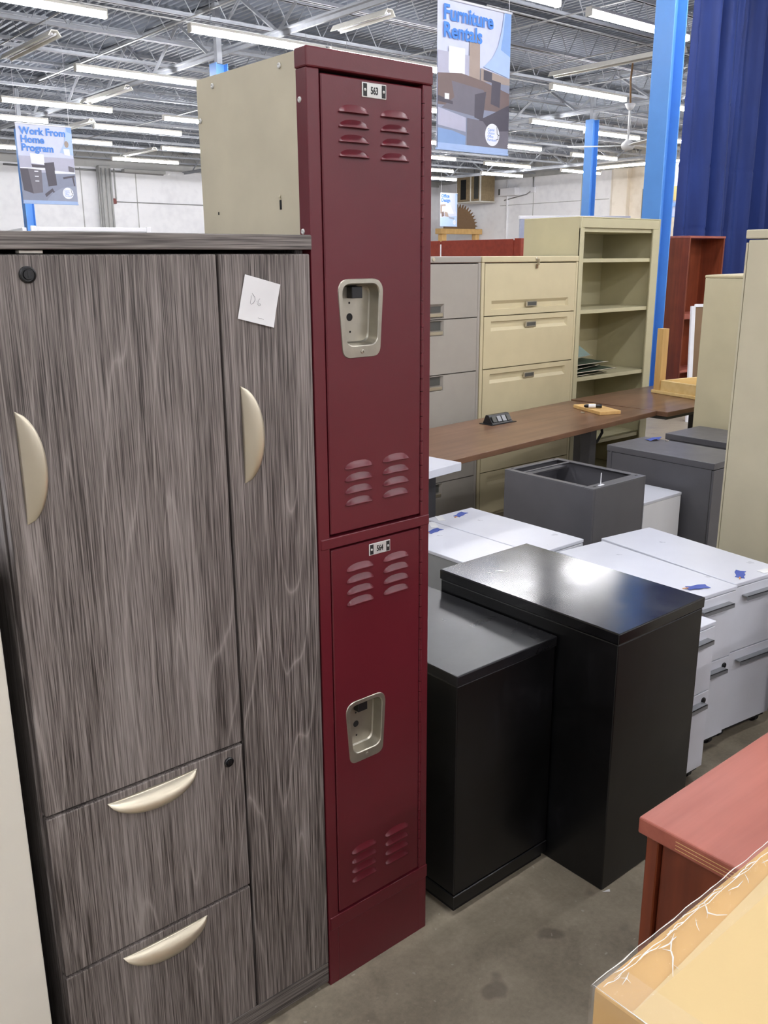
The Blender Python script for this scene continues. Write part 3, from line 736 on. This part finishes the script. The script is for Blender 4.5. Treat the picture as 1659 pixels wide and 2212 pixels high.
# ------------------------------------------------------------------ black cabinets
t = thing('black_cabinet', 'tall black metal pedestal with scuffed shiny top, right of the lower black one', 'cabinet', (1.745, 1.186, 0))
B('body', 'black_paint', t, .003, .383, .003, .635, .0, .711, .003, 2); B('top_cap', 'black_top', t, 0, .386, 0, .638, .712, .742, .003, 2)
G().poly([(.115, .52, .7424), (.128, .512, .7426), (.136, .492, .7424), (.124, .498, .7424)]).out('paint_chip', 'white_paper', t); G().poly([(.075, .53, .7424), (.09, .52, .7424), (.092, .512, .7424)]).out('paint_chip', 'white_paper', t)
G().poly([(.001, -.001, 0), (.016, -.016, .002), (.024, -.008, .002)]).out('torn_paper', 'white_paper', t)
t = thing('black_cabinet', 'lower black metal cabinet with matte grey-looking top beside the locker', 'cabinet', (1.378, 1.375, 0))
B('body', 'black_paint', t, .002, .362, .002, .55, .06, .648, .003, 2); B('top_cap', 'black_satin', t, -.002, .364, -.002, .555, .649, .677, .003, 2)
B('base_rail', 'black_paint', t, .0, .364, .0, .55, .022, .0585, .002); B('plinth', 'void_black', t, .015, .36, .015, .54, 0, .022, 0)  # black slab at the floor paints the shadow in the gap under the base
t = thing('black_pedestal', 'black pedestal cut by the right edge beside a white pedestal', 'cabinet', (2.91, .93, 0))
B('body', 'black_paint', t, 0, .38, 0, .375, .03, .56, .003); B('top_cap', 'black_paint', t, -.002, .382, -.002, .377, .561, .585, .002); B('plinth', 'void_black', t, .02, .36, .02, .35, 0, .03, 0)

# ------------------------------------------------------------------ white mobile pedestals
def pedestal(label, loc, rz, front=True, h=.587, split=.335, wd=.268, D=.606):
    p = thing('mobile_pedestal', label, 'pedestal', loc, rz, 'white mobile pedestals')
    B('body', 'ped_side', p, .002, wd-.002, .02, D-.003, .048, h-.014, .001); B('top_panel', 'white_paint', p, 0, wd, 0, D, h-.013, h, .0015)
    B('plinth', 'rubber', p, .012, wd-.012, .012, D-.012, .03, .0475, 0)
    if front:
        for z0, z1, top in ((split+.004, h-.016, True), (.046, split, False)):
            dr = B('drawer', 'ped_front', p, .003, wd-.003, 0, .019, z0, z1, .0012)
            hz = z1-.03
            hd = G().box(.04, wd-.04, -.024, 0, hz-.003, hz, 0).box(.04, wd-.04, -.024, -.021, hz-.014, hz, 0).out('handle', 'handle_grey', dr)
            if not top: cam_lock(dr, wd-.032, z1-.028, 0, .0105)
    for cx_, cy_ in ((.035, .04), (wd-.035, .04), (.035, D-.05), (wd-.035, D-.05)):
        G().tube([(cx_-.009, cy_, .022), (cx_+.009, cy_, .022)], .022, 14).box(cx_-.012, cx_+.012, cy_-.014, cy_+.014, .03, .049).out('caster', 'rubber', p)
    return p
pedestal('white pedestal with drawers facing the viewer, rightmost, beside the beige cabinet', (2.685, 1.392, 0), -7.6)
pedestal('white pedestal with drawers, in the middle behind the tall black cabinet', (2.450, 1.408, 0), -6.5, h=.585, wd=.232, D=.594)
pedestal('white pedestal mostly hidden behind the tall black cabinet, nearest and lowest', (2.178, 1.325, 0), -2.5, h=.548, split=.315, wd=.262)
pedestal('white topped pedestal at far left of the white row, farther from the black cabinets', (2.438, 2.03, 0), 0)
pedestal('white topped pedestal between the black cabinets and the far left white one', (2.164, 1.985, 0), 0)
def tape(x, y, z, rz, label, mat='tape_blue', L=.078, Wt=.03, tail=True):
    p = thing('tape_piece', label, 'tape', (x, y, z), rz)
    pts = [(-L/2, -Wt/2), (-L/4, -Wt*.38), (0, -Wt*.55), (L/4, -Wt*.4), (L/2, -Wt*.6), (L*.46, 0), (L*.52, Wt/2), (L/5, Wt*.62), (-L/5, Wt*.4), (-L/2.3, Wt*.55)]
    G().prism([(a, b, .0004) for a, b in pts], (0, 0, .0012)).out('strip', mat, p)
    if tail: G().box(-L*.5-.014, -L*.4, -.002, .003, .0004, .0022).out('torn_end', 'orange_bit', p)
tape(2.59, 2.585, .587, 20, 'torn blue tape on the farthest left white pedestal top'); tape(2.345, 2.485, .587, 10, 'torn blue tape on the left white pedestal top beside the locker')
tape(2.56, 1.458, .5875, -25, 'torn blue tape on the middle white pedestal top'); tape(2.782, 1.43, .5875, 28, 'torn blue tape on the rightmost white pedestal top')
def sticker(x, y, z, w_, d_, rz, label):
    o = G().box(-w_/2, w_/2, -d_/2, d_/2, .0003, .001).out('paper_label', 'white_paper', None); o.location = (x, y, z); o.rotation_euler.z = R(rz); tag(o, label, 'label')
sticker(2.487, 2.6, .587, .03, .07, 60-90, 'white paper label at the back edge of the farthest left pedestal top'); sticker(2.40, 2.55, .587, .03, .07, -30, 'white paper label at the back edge of the nearer left pedestal top')
sticker(2.88, 1.392, .5875, .05, .03, -8, 'white paper label at the front corner of the rightmost pedestal')

# ------------------------------------------------------------------ dark grey cabinets
t = thing('open_cabinet', 'dark grey metal cabinet without a top, open hole showing', 'cabinet', (3.037, 2.243, 0))
W2, D2, H2 = .378, .505, .688
for nm, a in (('side_panel', (0, .012, 0, D2)), ('side_panel', (W2-.012, W2, 0, D2)), ('front_panel', (.012, W2-.012, 0, .012)), ('back_panel', (.012, W2-.012, D2-.012, D2))):
    B(nm, 'charcoal', t, *a, .02, H2-.004, .002)
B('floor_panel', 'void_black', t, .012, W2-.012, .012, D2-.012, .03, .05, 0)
for a in ((0, W2, 0, .052), (0, W2, D2-.028, D2), (0, .026, .052, D2-.028), (W2-.03, W2, .052, D2-.028), (.026, W2-.03, D2-.10, D2-.088)):
    B('rim', 'charcoal', t, *a, H2-.005, H2, .0015)
B('slot_rail', 'charcoal', t, .026, W2-.03, D2-.085, D2-.035, H2-.03, H2-.022, .001)
for a, b in ((.03, .025), (W2-.04, .03), (.03, D2-.014), (W2-.05, D2-.014)): B('bolt_slot', 'void_black', t, a, a+.018, b-.003, b+.003, H2, H2+.0006, 0)
t = thing('cable_tie', 'small white cable tie sticking up on the open cabinet rim', 'cable tie', (3.11, 2.262, .688))
G().tube([(0, 0, 0), (.004, .003, .02), (.006, .004, .055)], .0022, 6).out('strap', 'white_trim', t); G().box(-.012, .02, -.006, .006, 0, .004, .001).out('base', 'white_trim', t)
t = thing('white_box_cabinet', 'small plain white cabinet between two dark grey cabinets', 'cabinet', (3.462, 2.272, 0))
B('body', 'white_trim', t, .002, .306, .002, .2, 0, .531, .002); B('top_panel', 'white_paint', t, 0, .308, 0, .202, .532, .546, .002)
def dark_cab(label, loc, w_, d_, h_):
    t = thing('steel_cabinet', label, 'cabinet', loc)
    B('body', 'charcoal', t, .003, w_-.003, .012, d_, 0, h_-.032, .002); B('top_cap', 'charcoal', t, 0, w_, 0, d_+.002, h_-.031, h_, .002, 2)
    B('front_panel', 'charcoal', t, .004, w_-.004, 0, .011, .03, h_-.035, .001); B('back_strip', 'charcoal', t, .0, .003, d_-.03, d_-.02, 0, h_-.03, 0)
dark_cab('dark grey steel cabinet with crumpled blue tape on its top', (3.806, 2.138, 0), .33, .604, .70)
dark_cab('dark grey steel cabinet farther back beside the standing beige cabinet', (4.30, 2.12, 0), .34, .6, .70)
t = thing('tape_wad', 'crumpled blue tape lying on the dark grey cabinet', 'tape', (4.085, 2.655, .7), -20)
G().grid(lambda u, v: ((u-.5)*.07, (v-.5)*.045, .003+.016*abs(math.sin(4.3*u+2*v))*u*(1-.3*v)), 8, 6).out('strip', 'tape_blue', t)
t = thing('metal_key', 'small metal key lying behind the crumpled blue tape', 'key', (4.12, 2.595, .7), 40)
G().prism([(.012*math.cos(2*PI*i/12), .009*math.sin(2*PI*i/12), .0005) for i in range(12)], (0, 0, .003)).out('bow', 'nickel', t); G().box(.01, .032, -.003, .003, .0005, .003).out('blade', 'nickel', t)

# ------------------------------------------------------------------ tall beige cabinets at right
t = thing('tall_cabinet', 'tall putty beige metal cabinet at the right edge', 'cabinet', (3.35, .93, 0))
B('body', 'beige_putty', t, .004, .46, .004, .902, .0, 1.69, .004, 2); B('top_cap', 'beige_putty', t, 0, .464, 0, .914, 1.694, 1.727, .004, 2); B('rear_strip', 'beige_putty', t, .006, .46, .904, .912, 0, 1.68, .001)
t = thing('tall_cabinet', 'lower beige cabinet with bright top behind the tall beige one', 'cabinet', (4.78, 2.22, 0), 11)
B('body', 'beige_tan', t, 0, .81, 0, .575, 0, 1.515, .004, 2); B('top_panel', 'beige_cream', t, -.002, .812, -.002, .577, 1.516, 1.532, .003)

# ------------------------------------------------------------------ lateral files
def recessed_front(parent, name, mat, x0, x1, z0, z1, y, sx0, sx1, sz0, sz1, dep, up):
    g = G(); th = .018
    g.plate_with_hole([(x0, z0), (x1, z0), (x1, z1), (x0, z1)], [(sx0, sz0), (sx1, sz0), (sx1, sz1), (sx0, sz1)], y)
    o_ = [(sx0, sz0), (sx1, sz0), (sx1, sz1), (sx0, sz1)]
    e = .012
    i_ = [(sx0+e, sz0+(.004 if up else .02)), (sx1-e, sz0+(.004 if up else .02)), (sx1-e, sz1-(.02 if up else .004)), (sx0+e, sz1-(.02 if up else .004))]
    g.loops([[(a, y, b) for a, b in o_], [(a, y+dep, b) for a, b in i_]])
    q = [(x0, z0), (x1, z0), (x1, z1), (x0, z1)]
    g.loops([[(a, y, b) for a, b in q], [(a, y+th, b) for a, b in q]], False)
    bmesh.ops.remove_doubles(g.bm, verts=g.bm.verts[:], dist=1e-5)
    return g.out(name, mat, parent)
def lateral(label, x, y, w_, mat, dark_pull):
    t = thing('lateral_file', label, 'file cabinet', (x, y, 0))
    H_ = 1.64; D = .457
    B('body', mat, t, .002, w_-.002, .032, D, .0, H_-.04, .003); B('top_band', mat, t, 0, w_, -.004, D+.002, H_-.036, H_, .005, 2)
    B('frame_post', mat, t, 0, .026, -.002, .03, 0, H_-.037, .003); B('frame_post', mat, t, w_-.022, w_, -.002, .03, 0, H_-.037, .003)
    zs = [1.600, 1.287, .966, .64, .31, .03]
    for i, (z1, z0) in enumerate(zip(zs, zs[1:])):
        a, b = z0+.003, z1-.003
        if not dark_pull:
            if i == 0: s0, s1, up = a+.035, a+.088, True
            else: s0, s1, up = b-.088, b-.03, False
            d = recessed_front(t, 'drawer', mat, .03, w_-.026, a, b, -.002, .09, w_-.09, s0, s1, .014, up)
            zc = (s0+s1)/2; c = w_/2
            fr = B('label_holder', 'nickel', d, c-.05, c+.05, -.009, .004, zc-.02, zc+.014, .003)
            G().box(c-.042, c+.042, -.0098, -.009, zc-.012, zc+.01).out('label_card', 'panel_dark', fr)
        else:
            s1 = b-.004 if i else b-.2; 
            if i == 0: s0, s1 = a+.004, a+.085
            else: s0 = s1-.09
            d = recessed_front(t, 'drawer', mat, .03, w_-.026, a, b, -.002, .30, w_-.30, s0, s1, .02, i == 0)
            B('pull_lip', 'nickel', d, .31, w_-.31, -.006, .004, s0+.008, s0+.03, .003)
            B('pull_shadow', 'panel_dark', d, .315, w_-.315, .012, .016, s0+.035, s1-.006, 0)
    return t
t = lateral('cream beige lateral file cabinet with recessed drawer pulls', 4.018, 3.869, .912, 'beige_cream', False)
lk = G().disc_y(.49, 1.622, [(.011, -.004), (.010, -.008), (.006, -.0085)], 18).out('lock', 'nickel', t, auto=40)
B('key', 'nickel', lk, .489, .492, -.03, -.008, 1.585, 1.622, .0005)
B('key_tag', 'brown_board', lk, .482, .500, -.012, -.009, 1.565, 1.592, .002)
t = lateral('warm grey lateral file cabinet next to the locker behind the table', 3.09, 3.862, .914, 'file_grey', True)
G().disc_y(.525, 1.622, [(.011, -.004), (.010, -.008), (.006, -.0085)], 18).out('lock', 'nickel', t, auto=40)

# ------------------------------------------------------------------ olive beige bookcase and folders
t = thing('metal_bookcase', 'olive beige metal bookcase with open shelves', 'bookcase', (4.95, 3.88, 0))
Wb, Db, Hb = .908, .49, 1.888
B('side_panel', 'olive_beige', t, 0, .02, 0, Db, 0, Hb-.002, .003); B('side_panel', 'olive_beige', t, Wb-.02, Wb, 0, Db, 0, Hb-.002, .003)
B('back_panel', 'olive_beige', t, .02, Wb-.02, Db-.01, Db, 0, Hb-.002, 0); B('top_panel', 'olive_beige', t, -.001, Wb+.001, -.001, Db+.001, Hb-.008, Hb, .003)
B('top_rail', 'olive_beige', t, .02, Wb-.02, 0, .02, Hb-.07, Hb-.008, .003); B('front_stile', 'olive_beige', t, .0, .045, -.001, .014, 0, Hb-.07, .003); B('front_stile', 'olive_beige', t, Wb-.085, Wb, -.001, .014, 0, Hb-.07, .003)
for zt in (1.818, 1.622, 1.285, .828, .36, .08):
    B('shelf', 'olive_beige', t, .021, Wb-.021, .016, Db-.012, zt-.026, zt, .002)
sp = [o for o in t.children if o.name.startswith('side_panel')][0]
for z in [1.70-.027*i for i in range(10)] + [1.40-.027*i for i in range(3)]:
    G().box(.0202, .0212, Db-.075, Db-.068, z, z+.007).out('hole_light', 'white_trim', sp)  # white chips painting the light that comes through the holes
zf = .828
def folder(loc, rot, mat, label, L=.36, Dp=.24, th=.006, rails=True):
    f = thing('hanging_folder', label, 'folder', loc); f.rotation_euler = [R(a) for a in rot]
    G().grid(lambda u, v: (u*L, v*Dp, .004+.008*math.sin(PI*u)*v), 8, 6).grid(lambda u, v: (u*L, v*Dp, -.002+.003*math.sin(PI*u)*v), 8, 6, True).out('sleeve', mat, f)
    if rails:
        G().tube([(-.012, -.002, .003), (L+.012, -.002, .003)], .003, 6).out('rail', 'nickel', f)
        for x in (-.014, L+.006): G().tube([(x, -.006, .003), (x+.008, -.012, .003), (x+.012, 0, .003)], .0022, 5).out('hook', 'nickel', f)
folder((5.03, 3.925, zf+.006), (0, 0, 4), 'folder_green', 'dark green hanging folder at the bottom of the pile')
folder((5.06, 3.94, zf+.024), (2, -2, -8), 'folder_green', 'dark green hanging folder second from the bottom of the pile')
folder((5.02, 3.95, zf+.045), (2, -1, 8), 'folder_green', 'dark green hanging folder in the middle of the pile')
folder((5.03, 3.955, zf+.074), (2, -1, -2), 'folder_green', 'dark green hanging folder on top of the flat pile')
folder((5.0, 3.985, zf+.112), (32, -3, 5), 'folder_pale', 'pale green plastic folder propped up on the folder pile', .30, .22)

# ------------------------------------------------------------------ tables
t = thing('work_table', 'long brown laminate table in front of the file cabinets', 'table', (4.692, 3.043, 0), 5.1)
B('tabletop', 'walnut', t, -2.0, 0, 0, .612, .711, .74, .002)
for x0 in (-.28, -1.75):
    lg = B('leg', 'charcoal', t, x0, x0+.07, .27, .34, .03, .69, .003); B('foot', 'charcoal', lg, x0, x0+.07, .04, .57, .0, .03, .003); B('crossarm', 'charcoal', lg, x0, x0+.07, .06, .55, .69, .711, .002)
B('crossbeam', 'charcoal', t, -1.75, -.21, .29, .33, .655, .69, .002)
t = thing('work_table', 'brown laminate table carrying the wooden frame, by the bookcase', 'table', (4.70, 2.97, 0), .8)
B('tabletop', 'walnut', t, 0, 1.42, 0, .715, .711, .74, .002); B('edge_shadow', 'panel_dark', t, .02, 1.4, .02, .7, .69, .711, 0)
for x0, y0 in ((.9, .33), (1.25, .33)): B('leg', 'charcoal', t, x0, x0+.06, y0, y0+.06, 0, .69, .003)
t = thing('control_box', 'grey box with a looped black cable hanging below the table edge', 'control box', (4.50, 3.44, 0))
B('case', 'charcoal', t, 0, .115, 0, .06, .0, .66, .006, 2)
G().tube([(.05, -.02, .66), (.10, -.03, .655), (.16, -.03, .61), (.17, -.03, .56), (.12, -.03, .505), (.05, -.03, .49), (.0, -.03, .5), (-.02, -.02, .46), (-.02, -.02, .40)], .009, 8).out('cable', 'rubber', t, smooth=True)
t = thing('power_module', 'black flip-up power module on the long brown table', 'power outlet', (3.60, 3.365, .74), 1)
G().prism([(0.012, .0, .004), (.012, .075, .004), (.012, .055, .05), (.012, .035, .05)], (.165, 0, 0)).out('housing', 'black_plastic', t); B('flange', 'black_plastic', t, -.008, .197, -.012, .085, 0, .004, .001)
for i in range(4):
    x = .022+i*.039
    G().prism([(x, -.001+.006, .014), (x+.03, -.001+.006, .014), (x+.03, .024, .042), (x, .024, .042)], (0, -.004, .0015)).out('socket', 'handle_grey' if i in (1, 2) else 'panel_dark', t)
t = thing('wood_block', 'small flat wooden block on the brown table', 'wood block', (4.314, 3.173, .74), -21)
B('board', 'pine', t, 0, .143, 0, .30, 0, .02, .002)
t = thing('marker', 'black and white marker lying on the wooden block', 'marker', (4.36, 3.325, .7735), -48)
G().tube([(0, 0, 0), (.012, 0, 0), (.09, 0, 0), (.1, 0, 0)], [.006, .0105, .0105, .006], 12).out('barrel', 'black_plastic', t, smooth=True, auto=40); G().tube([(.026, 0, 0), (.068, 0, 0)], .0125, 14).out('paper_band', 'white_paper', t, smooth=True, auto=40); G().tube([(.09, 0, 0), (.104, 0, 0)], .011, 12).out('cap', 'black_plastic', t, auto=40)
t = thing('hex_key', 'small bent metal hex key on the brown table', 'tool', (4.30, 3.30, .742), 0)
G().tube([(.0, -.03, .002), (.0, .0, .002), (.03, .01, .002)], .003, 6).out('rod', 'nickel', t)
t = thing('white_table', 'white table corner beside the locker, in front of the brown table', 'table', (2.633, 2.626, 0), 6.5)
B('tabletop', 'white_paint', t, -1.2, 0, 0, .55, .765, .80, .002)
for x0 in (-1.1, -.5): B('leg', 'charcoal', t, x0, x0+.06, .22, .28, 0, .765, .002)

# wooden frame on the second table
t = thing('wooden_frame', 'light wood tray-like frame with an upright post on the brown table', 'wooden frame', (5.235, 3.045, .741), -11.6+1)
B('base_board', 'maple', t, 0, .5, -.02, .47, 0, .022, .002)
B('side_rail', 'maple', t, .012, .03, 0, .40, .022, .09, .002); B('back_rail', 'maple', t, .03, .5, .385, .405, .022, .09, .002); B('front_rail', 'maple', t, .03, .5, .0, .018, .022, .09, .002)
B('post', 'pine', t, .004, .06, .402, .455, .022, .43, .002)

# ------------------------------------------------------------------ far furniture
t = thing('cherry_bookcase', 'tall cherry wood bookcase in front of the blue curtain', 'bookcase', (9.528, 5.918, 0))
Wc, Dc, Hc = .76, .30, 1.86
B('side_panel', 'cherry', t, 0, .025, 0, Dc, 0, Hc-.026, .002); B('side_panel', 'cherry', t, Wc-.025, Wc, 0, Dc, 0, Hc-.026, .002); B('back_panel', 'cherry', t, .025, Wc-.025, Dc-.01, Dc, 0, Hc-.026, 0)
B('top_panel', 'cherry_h_sheen', t, -.003, Wc+.003, -.005, Dc, Hc-.025, Hc, .002)
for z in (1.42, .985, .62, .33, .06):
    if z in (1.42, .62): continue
    B('shelf', 'cherry_h_sheen', t, .025, Wc-.025, .004, Dc-.01, z-(.06 if z > .9 else .03), z, .002)
B('base_panel', 'cherry', t, .025, Wc-.025, .01, .025, 0, .06, .001)
t = thing('cherry_hutch', 'low cherry red cabinet back showing above the file cabinets', 'cabinet', (6.40, 5.70, 0))
B('body', 'cherry_red', t, .006, .40, .0, 1.3, 0, 1.785, .002); B('edge_panel', 'cherry_red', t, 0, .41, -.02, .06, 0, 1.80, .002); B('back_board', 'cherry_red', t, 0, .006, .075, 1.02, .05, 1.795, .001); B('back_board', 'cherry_red', t, 0, .006, 1.04, 1.3, .05, 1.795, .001)
B('seam', 'white_trim', t, .001, .007, 1.021, 1.039, .05, 1.76, 0)
def lean(loc, rz, label):
    t = thing('leaning_panel', label, 'panel', loc, rz)
    e = bpy.data.objects.new('panel_core', None)
    g = G().box(0, .9, 0, .018, 0, 1.15, .002); o = g.out('board', 'brown_board', t); o.rotation_euler = (R(-6), 0, 0)
    g = G().box(-.03, .01, -.012, .03, -.0, 1.16, .002).box(.01, .93, -.012, .03, 1.15, 1.18, .002); o = g.out('edge_frame', 'white_trim', t); o.rotation_euler = (R(-6), 0, 0)
    return t
lean((8.23, 4.95, 0), -38, 'brown board with white edge leaning in front of the cherry bookcase')
t = thing('wrapped_tube', 'white wrapped tube standing against the brown leaning board', 'tube', (8.36, 4.66, 0))
G().tube([(0, 0, 0), (.01, .015, .45), (.03, .04, .78), (.035, .045, .82)], [.05, .055, .05, .035], 12).out('roll', 'white_trim', t, smooth=True)
G().tube([(.0, 0, .3), (-.03, -.02, .5), (.0, .0, .56)], [.02, .05, .02], 8).out('torn_wrap', 'white_paper', t, smooth=True)
# partition tops behind the grey cabinet and bookcase
t = thing('glass_partition', 'white framed glass partition top behind the grey wood-grain cabinet', 'partition', (3.33, 9.3, 0), -12)
B('top_frame', 'white_trim', t, 0, 1.14, -.02, .02, 1.91, 1.95, .004); B('post', 'white_trim', t, 1.10, 1.15, -.025, .025, 0, 1.96, .004); B('post', 'white_trim', t, -.03, .02, -.025, .025, 0, 1.96, .004); B('pane', 'glass_pane', t, .02, 1.10, -.004, .004, .05, 1.91, 0); B('bottom_frame', 'white_trim', t, .02, 1.1, -.02, .02, 0, .05, .002)
t = thing('glass_partition', 'white partition top at the left edge below the home office banner', 'partition', (3.26, 9.34, 0), 80)
B('top_frame', 'white_trim', t, 0.05, 1.3, -.02, .02, 1.905, 1.945, .004); B('pane', 'glass_pane', t, .05, 1.3, -.004, .004, .05, 1.905, 0); B('post', 'white_trim', t, 1.28, 1.33, -.02, .02, 0, 1.95, .004)
t = thing('grey_partition', 'pale grey partition top just above the olive beige bookcase', 'partition', (9.55, 8.5, 0), -31)
B('panel', 'bn_shade', t, 0, 1.55, 0, .05, 0, 2.13, .003); B('top_frame', 'white_trim', t, -.01, 1.56, -.005, .055, 2.13, 2.17, .004)
# flattened cardboard on the floor
o = G().prism([(8.6, 5.45, .002), (9.6, 5.5, .002), (9.7, 5.05, .002), (9.0, 4.85, .002)], (0, 0, .008)).out('cardboard_sheet', 'cardboard_flat'); tag(o, 'flattened cardboard sheet lying on the floor beyond the table', 'cardboard')

# ------------------------------------------------------------------ foreground right
t = thing('cherry_desk', 'cherry wood desk with pinkish reflection painted into its top at lower right', 'desk', (1.150, -.05, 0))
DL = 1.5
B('desktop', 'cherry_h_sheen', t, 0, DL, 0, .77, .71, .74, .003, 2)
for i, z in enumerate((.717, .7235, .73)): B('edge_groove', 'maple', t, -.0006, .0, .02, .70, z, z+.0008, 0)
B('end_panel', 'cherry', t, .022, .045, .015, .735, .0, .71, .001); B('corner_strip', 'cherry', t, .012, .045, .737, .760, .0, .71, .002); B('end_panel', 'cherry', t, DL-.045, DL-.022, .015, .75, 0, .71, .001); B('modesty_panel', 'cherry', t, .045, DL-.045, .70, .72, .12, .71, .001)
t = thing('carton', 'cardboard carton wrapped in clear film with paper sheet at lower right', 'box', (.609, -.35, 0))
cw, cdp, ch = .50, .765, .952
B('carton_body', 'cardboard', t, 0, cw, 0, cdp, 0, ch, .003, 2)
G().prism([(.004, .02, ch), (cw-.01, .05, ch), (cw-.01, .748, ch), (.001, .722, ch)], (0, 0, .0015)).out('paper_sheet', 'box_paper', t)
def film_far(u, v):      # film folded over the far top edge, crumpled along it
    a = v*1.0; e = .045
    wob = .0022*math.sin(41*u+9*v)*math.sin(19*u+1)+.0016*math.sin(97*u+14*v)+.001*math.sin(211*u)
    if a < .5: return (u*(cw+.006)-.003, cdp-e*(1-a*2)+.001, ch+.0022+abs(wob)*math.sin(PI*a*1.8)*.8)
    b = (a-.5)*2; return (u*(cw+.006)-.003, cdp+.0022+.0008*math.sin(8*u), ch+.0015-b*.12)
G().grid(film_far, 160, 12).out('plastic_film', 'film', t, smooth=True, recalc=False)
def film_left(u, v):
    wob = .0016*math.sin(37*u+8*v)*math.sin(13*u)+.001*math.sin(120*u+11*v)
    if v < .5: return (.04*(1-v*2)-.001, u*cdp, ch+.0024+abs(wob)*math.sin(PI*v*1.8))
    return (-.0022, u*cdp, ch+.0015-(v-.5)*.24)
G().grid(film_left, 160, 12).out('plastic_film', 'film', t, smooth=True, recalc=False)
random.seed(9)
def glint(pts, rr=.0011):  # white tube that paints the highlight on a film fold
    rr *= .75
    G().tube([(a, b, ch+.0035) for a, b in pts], [rr*.3]+[rr*random.uniform(.7, 1.3) for _ in pts[2:]]+[rr*.3], 5).out('film_glint', 'film_glint', t, smooth=True)
x = .004
while x < cw:            # white glints painted along the crumpled folds of the far edge
    l = random.uniform(.012, .045); y = cdp-.004-random.random()*.012
    glint([(x+l*q, y+.0012*math.sin(7*q+x*90)-.002*q) for q in (0, .25, .5, .75, 1)], random.uniform(.0006, .0012)); x += l*.8
glint([(-.002+cw*q/40, cdp+.0008+.0009*math.sin(q*1.3)*math.sin(q*.37)) for q in range(41)], .0007)
glint([(.02+cw*q/30, cdp-.009+.0016*math.sin(q*1.9+1)*math.sin(q*.5)) for q in range(22)], .0006)
glint([(.118, cdp-.012), (.105, cdp-.017), (.094, cdp-.0235), (.088, cdp-.03), (.078, cdp-.036), (.066, cdp-.044)], .0011)      # glints painted on the long forked wrinkle
glint([(.09, cdp-.0165), (.094, cdp-.0235), (.0935, cdp-.026)], .0008); glint([(.08, cdp-.035), (.079, cdp-.042)], .0007)
glint([(.155, cdp-.014), (.146, cdp-.021), (.141, cdp-.027)], .0006)
glint([(.185, cdp-.006), (.178, cdp-.013), (.172, cdp-.018), (.176, cdp-.026), (.185, cdp-.033)], .0011); glint([(.172, cdp-.018), (.164, cdp-.022)], .0008)
glint([(.262, cdp-.01), (.255, cdp-.018), (.25, cdp-.022)], .0007); glint([(.30, cdp-.012), (.292, cdp-.02)], .0007)
glint([(.02, cdp-.018), (.03, cdp-.016), (.038, cdp-.013)], .0008); glint([(.028, cdp-.022), (.03, cdp-.016), (.026, cdp-.012)], .0007)
glint([(-.0012, cdp-.0), (-.0016, cdp-.06), (-.001, cdp-.15), (-.0014, cdp-.3)], .001)
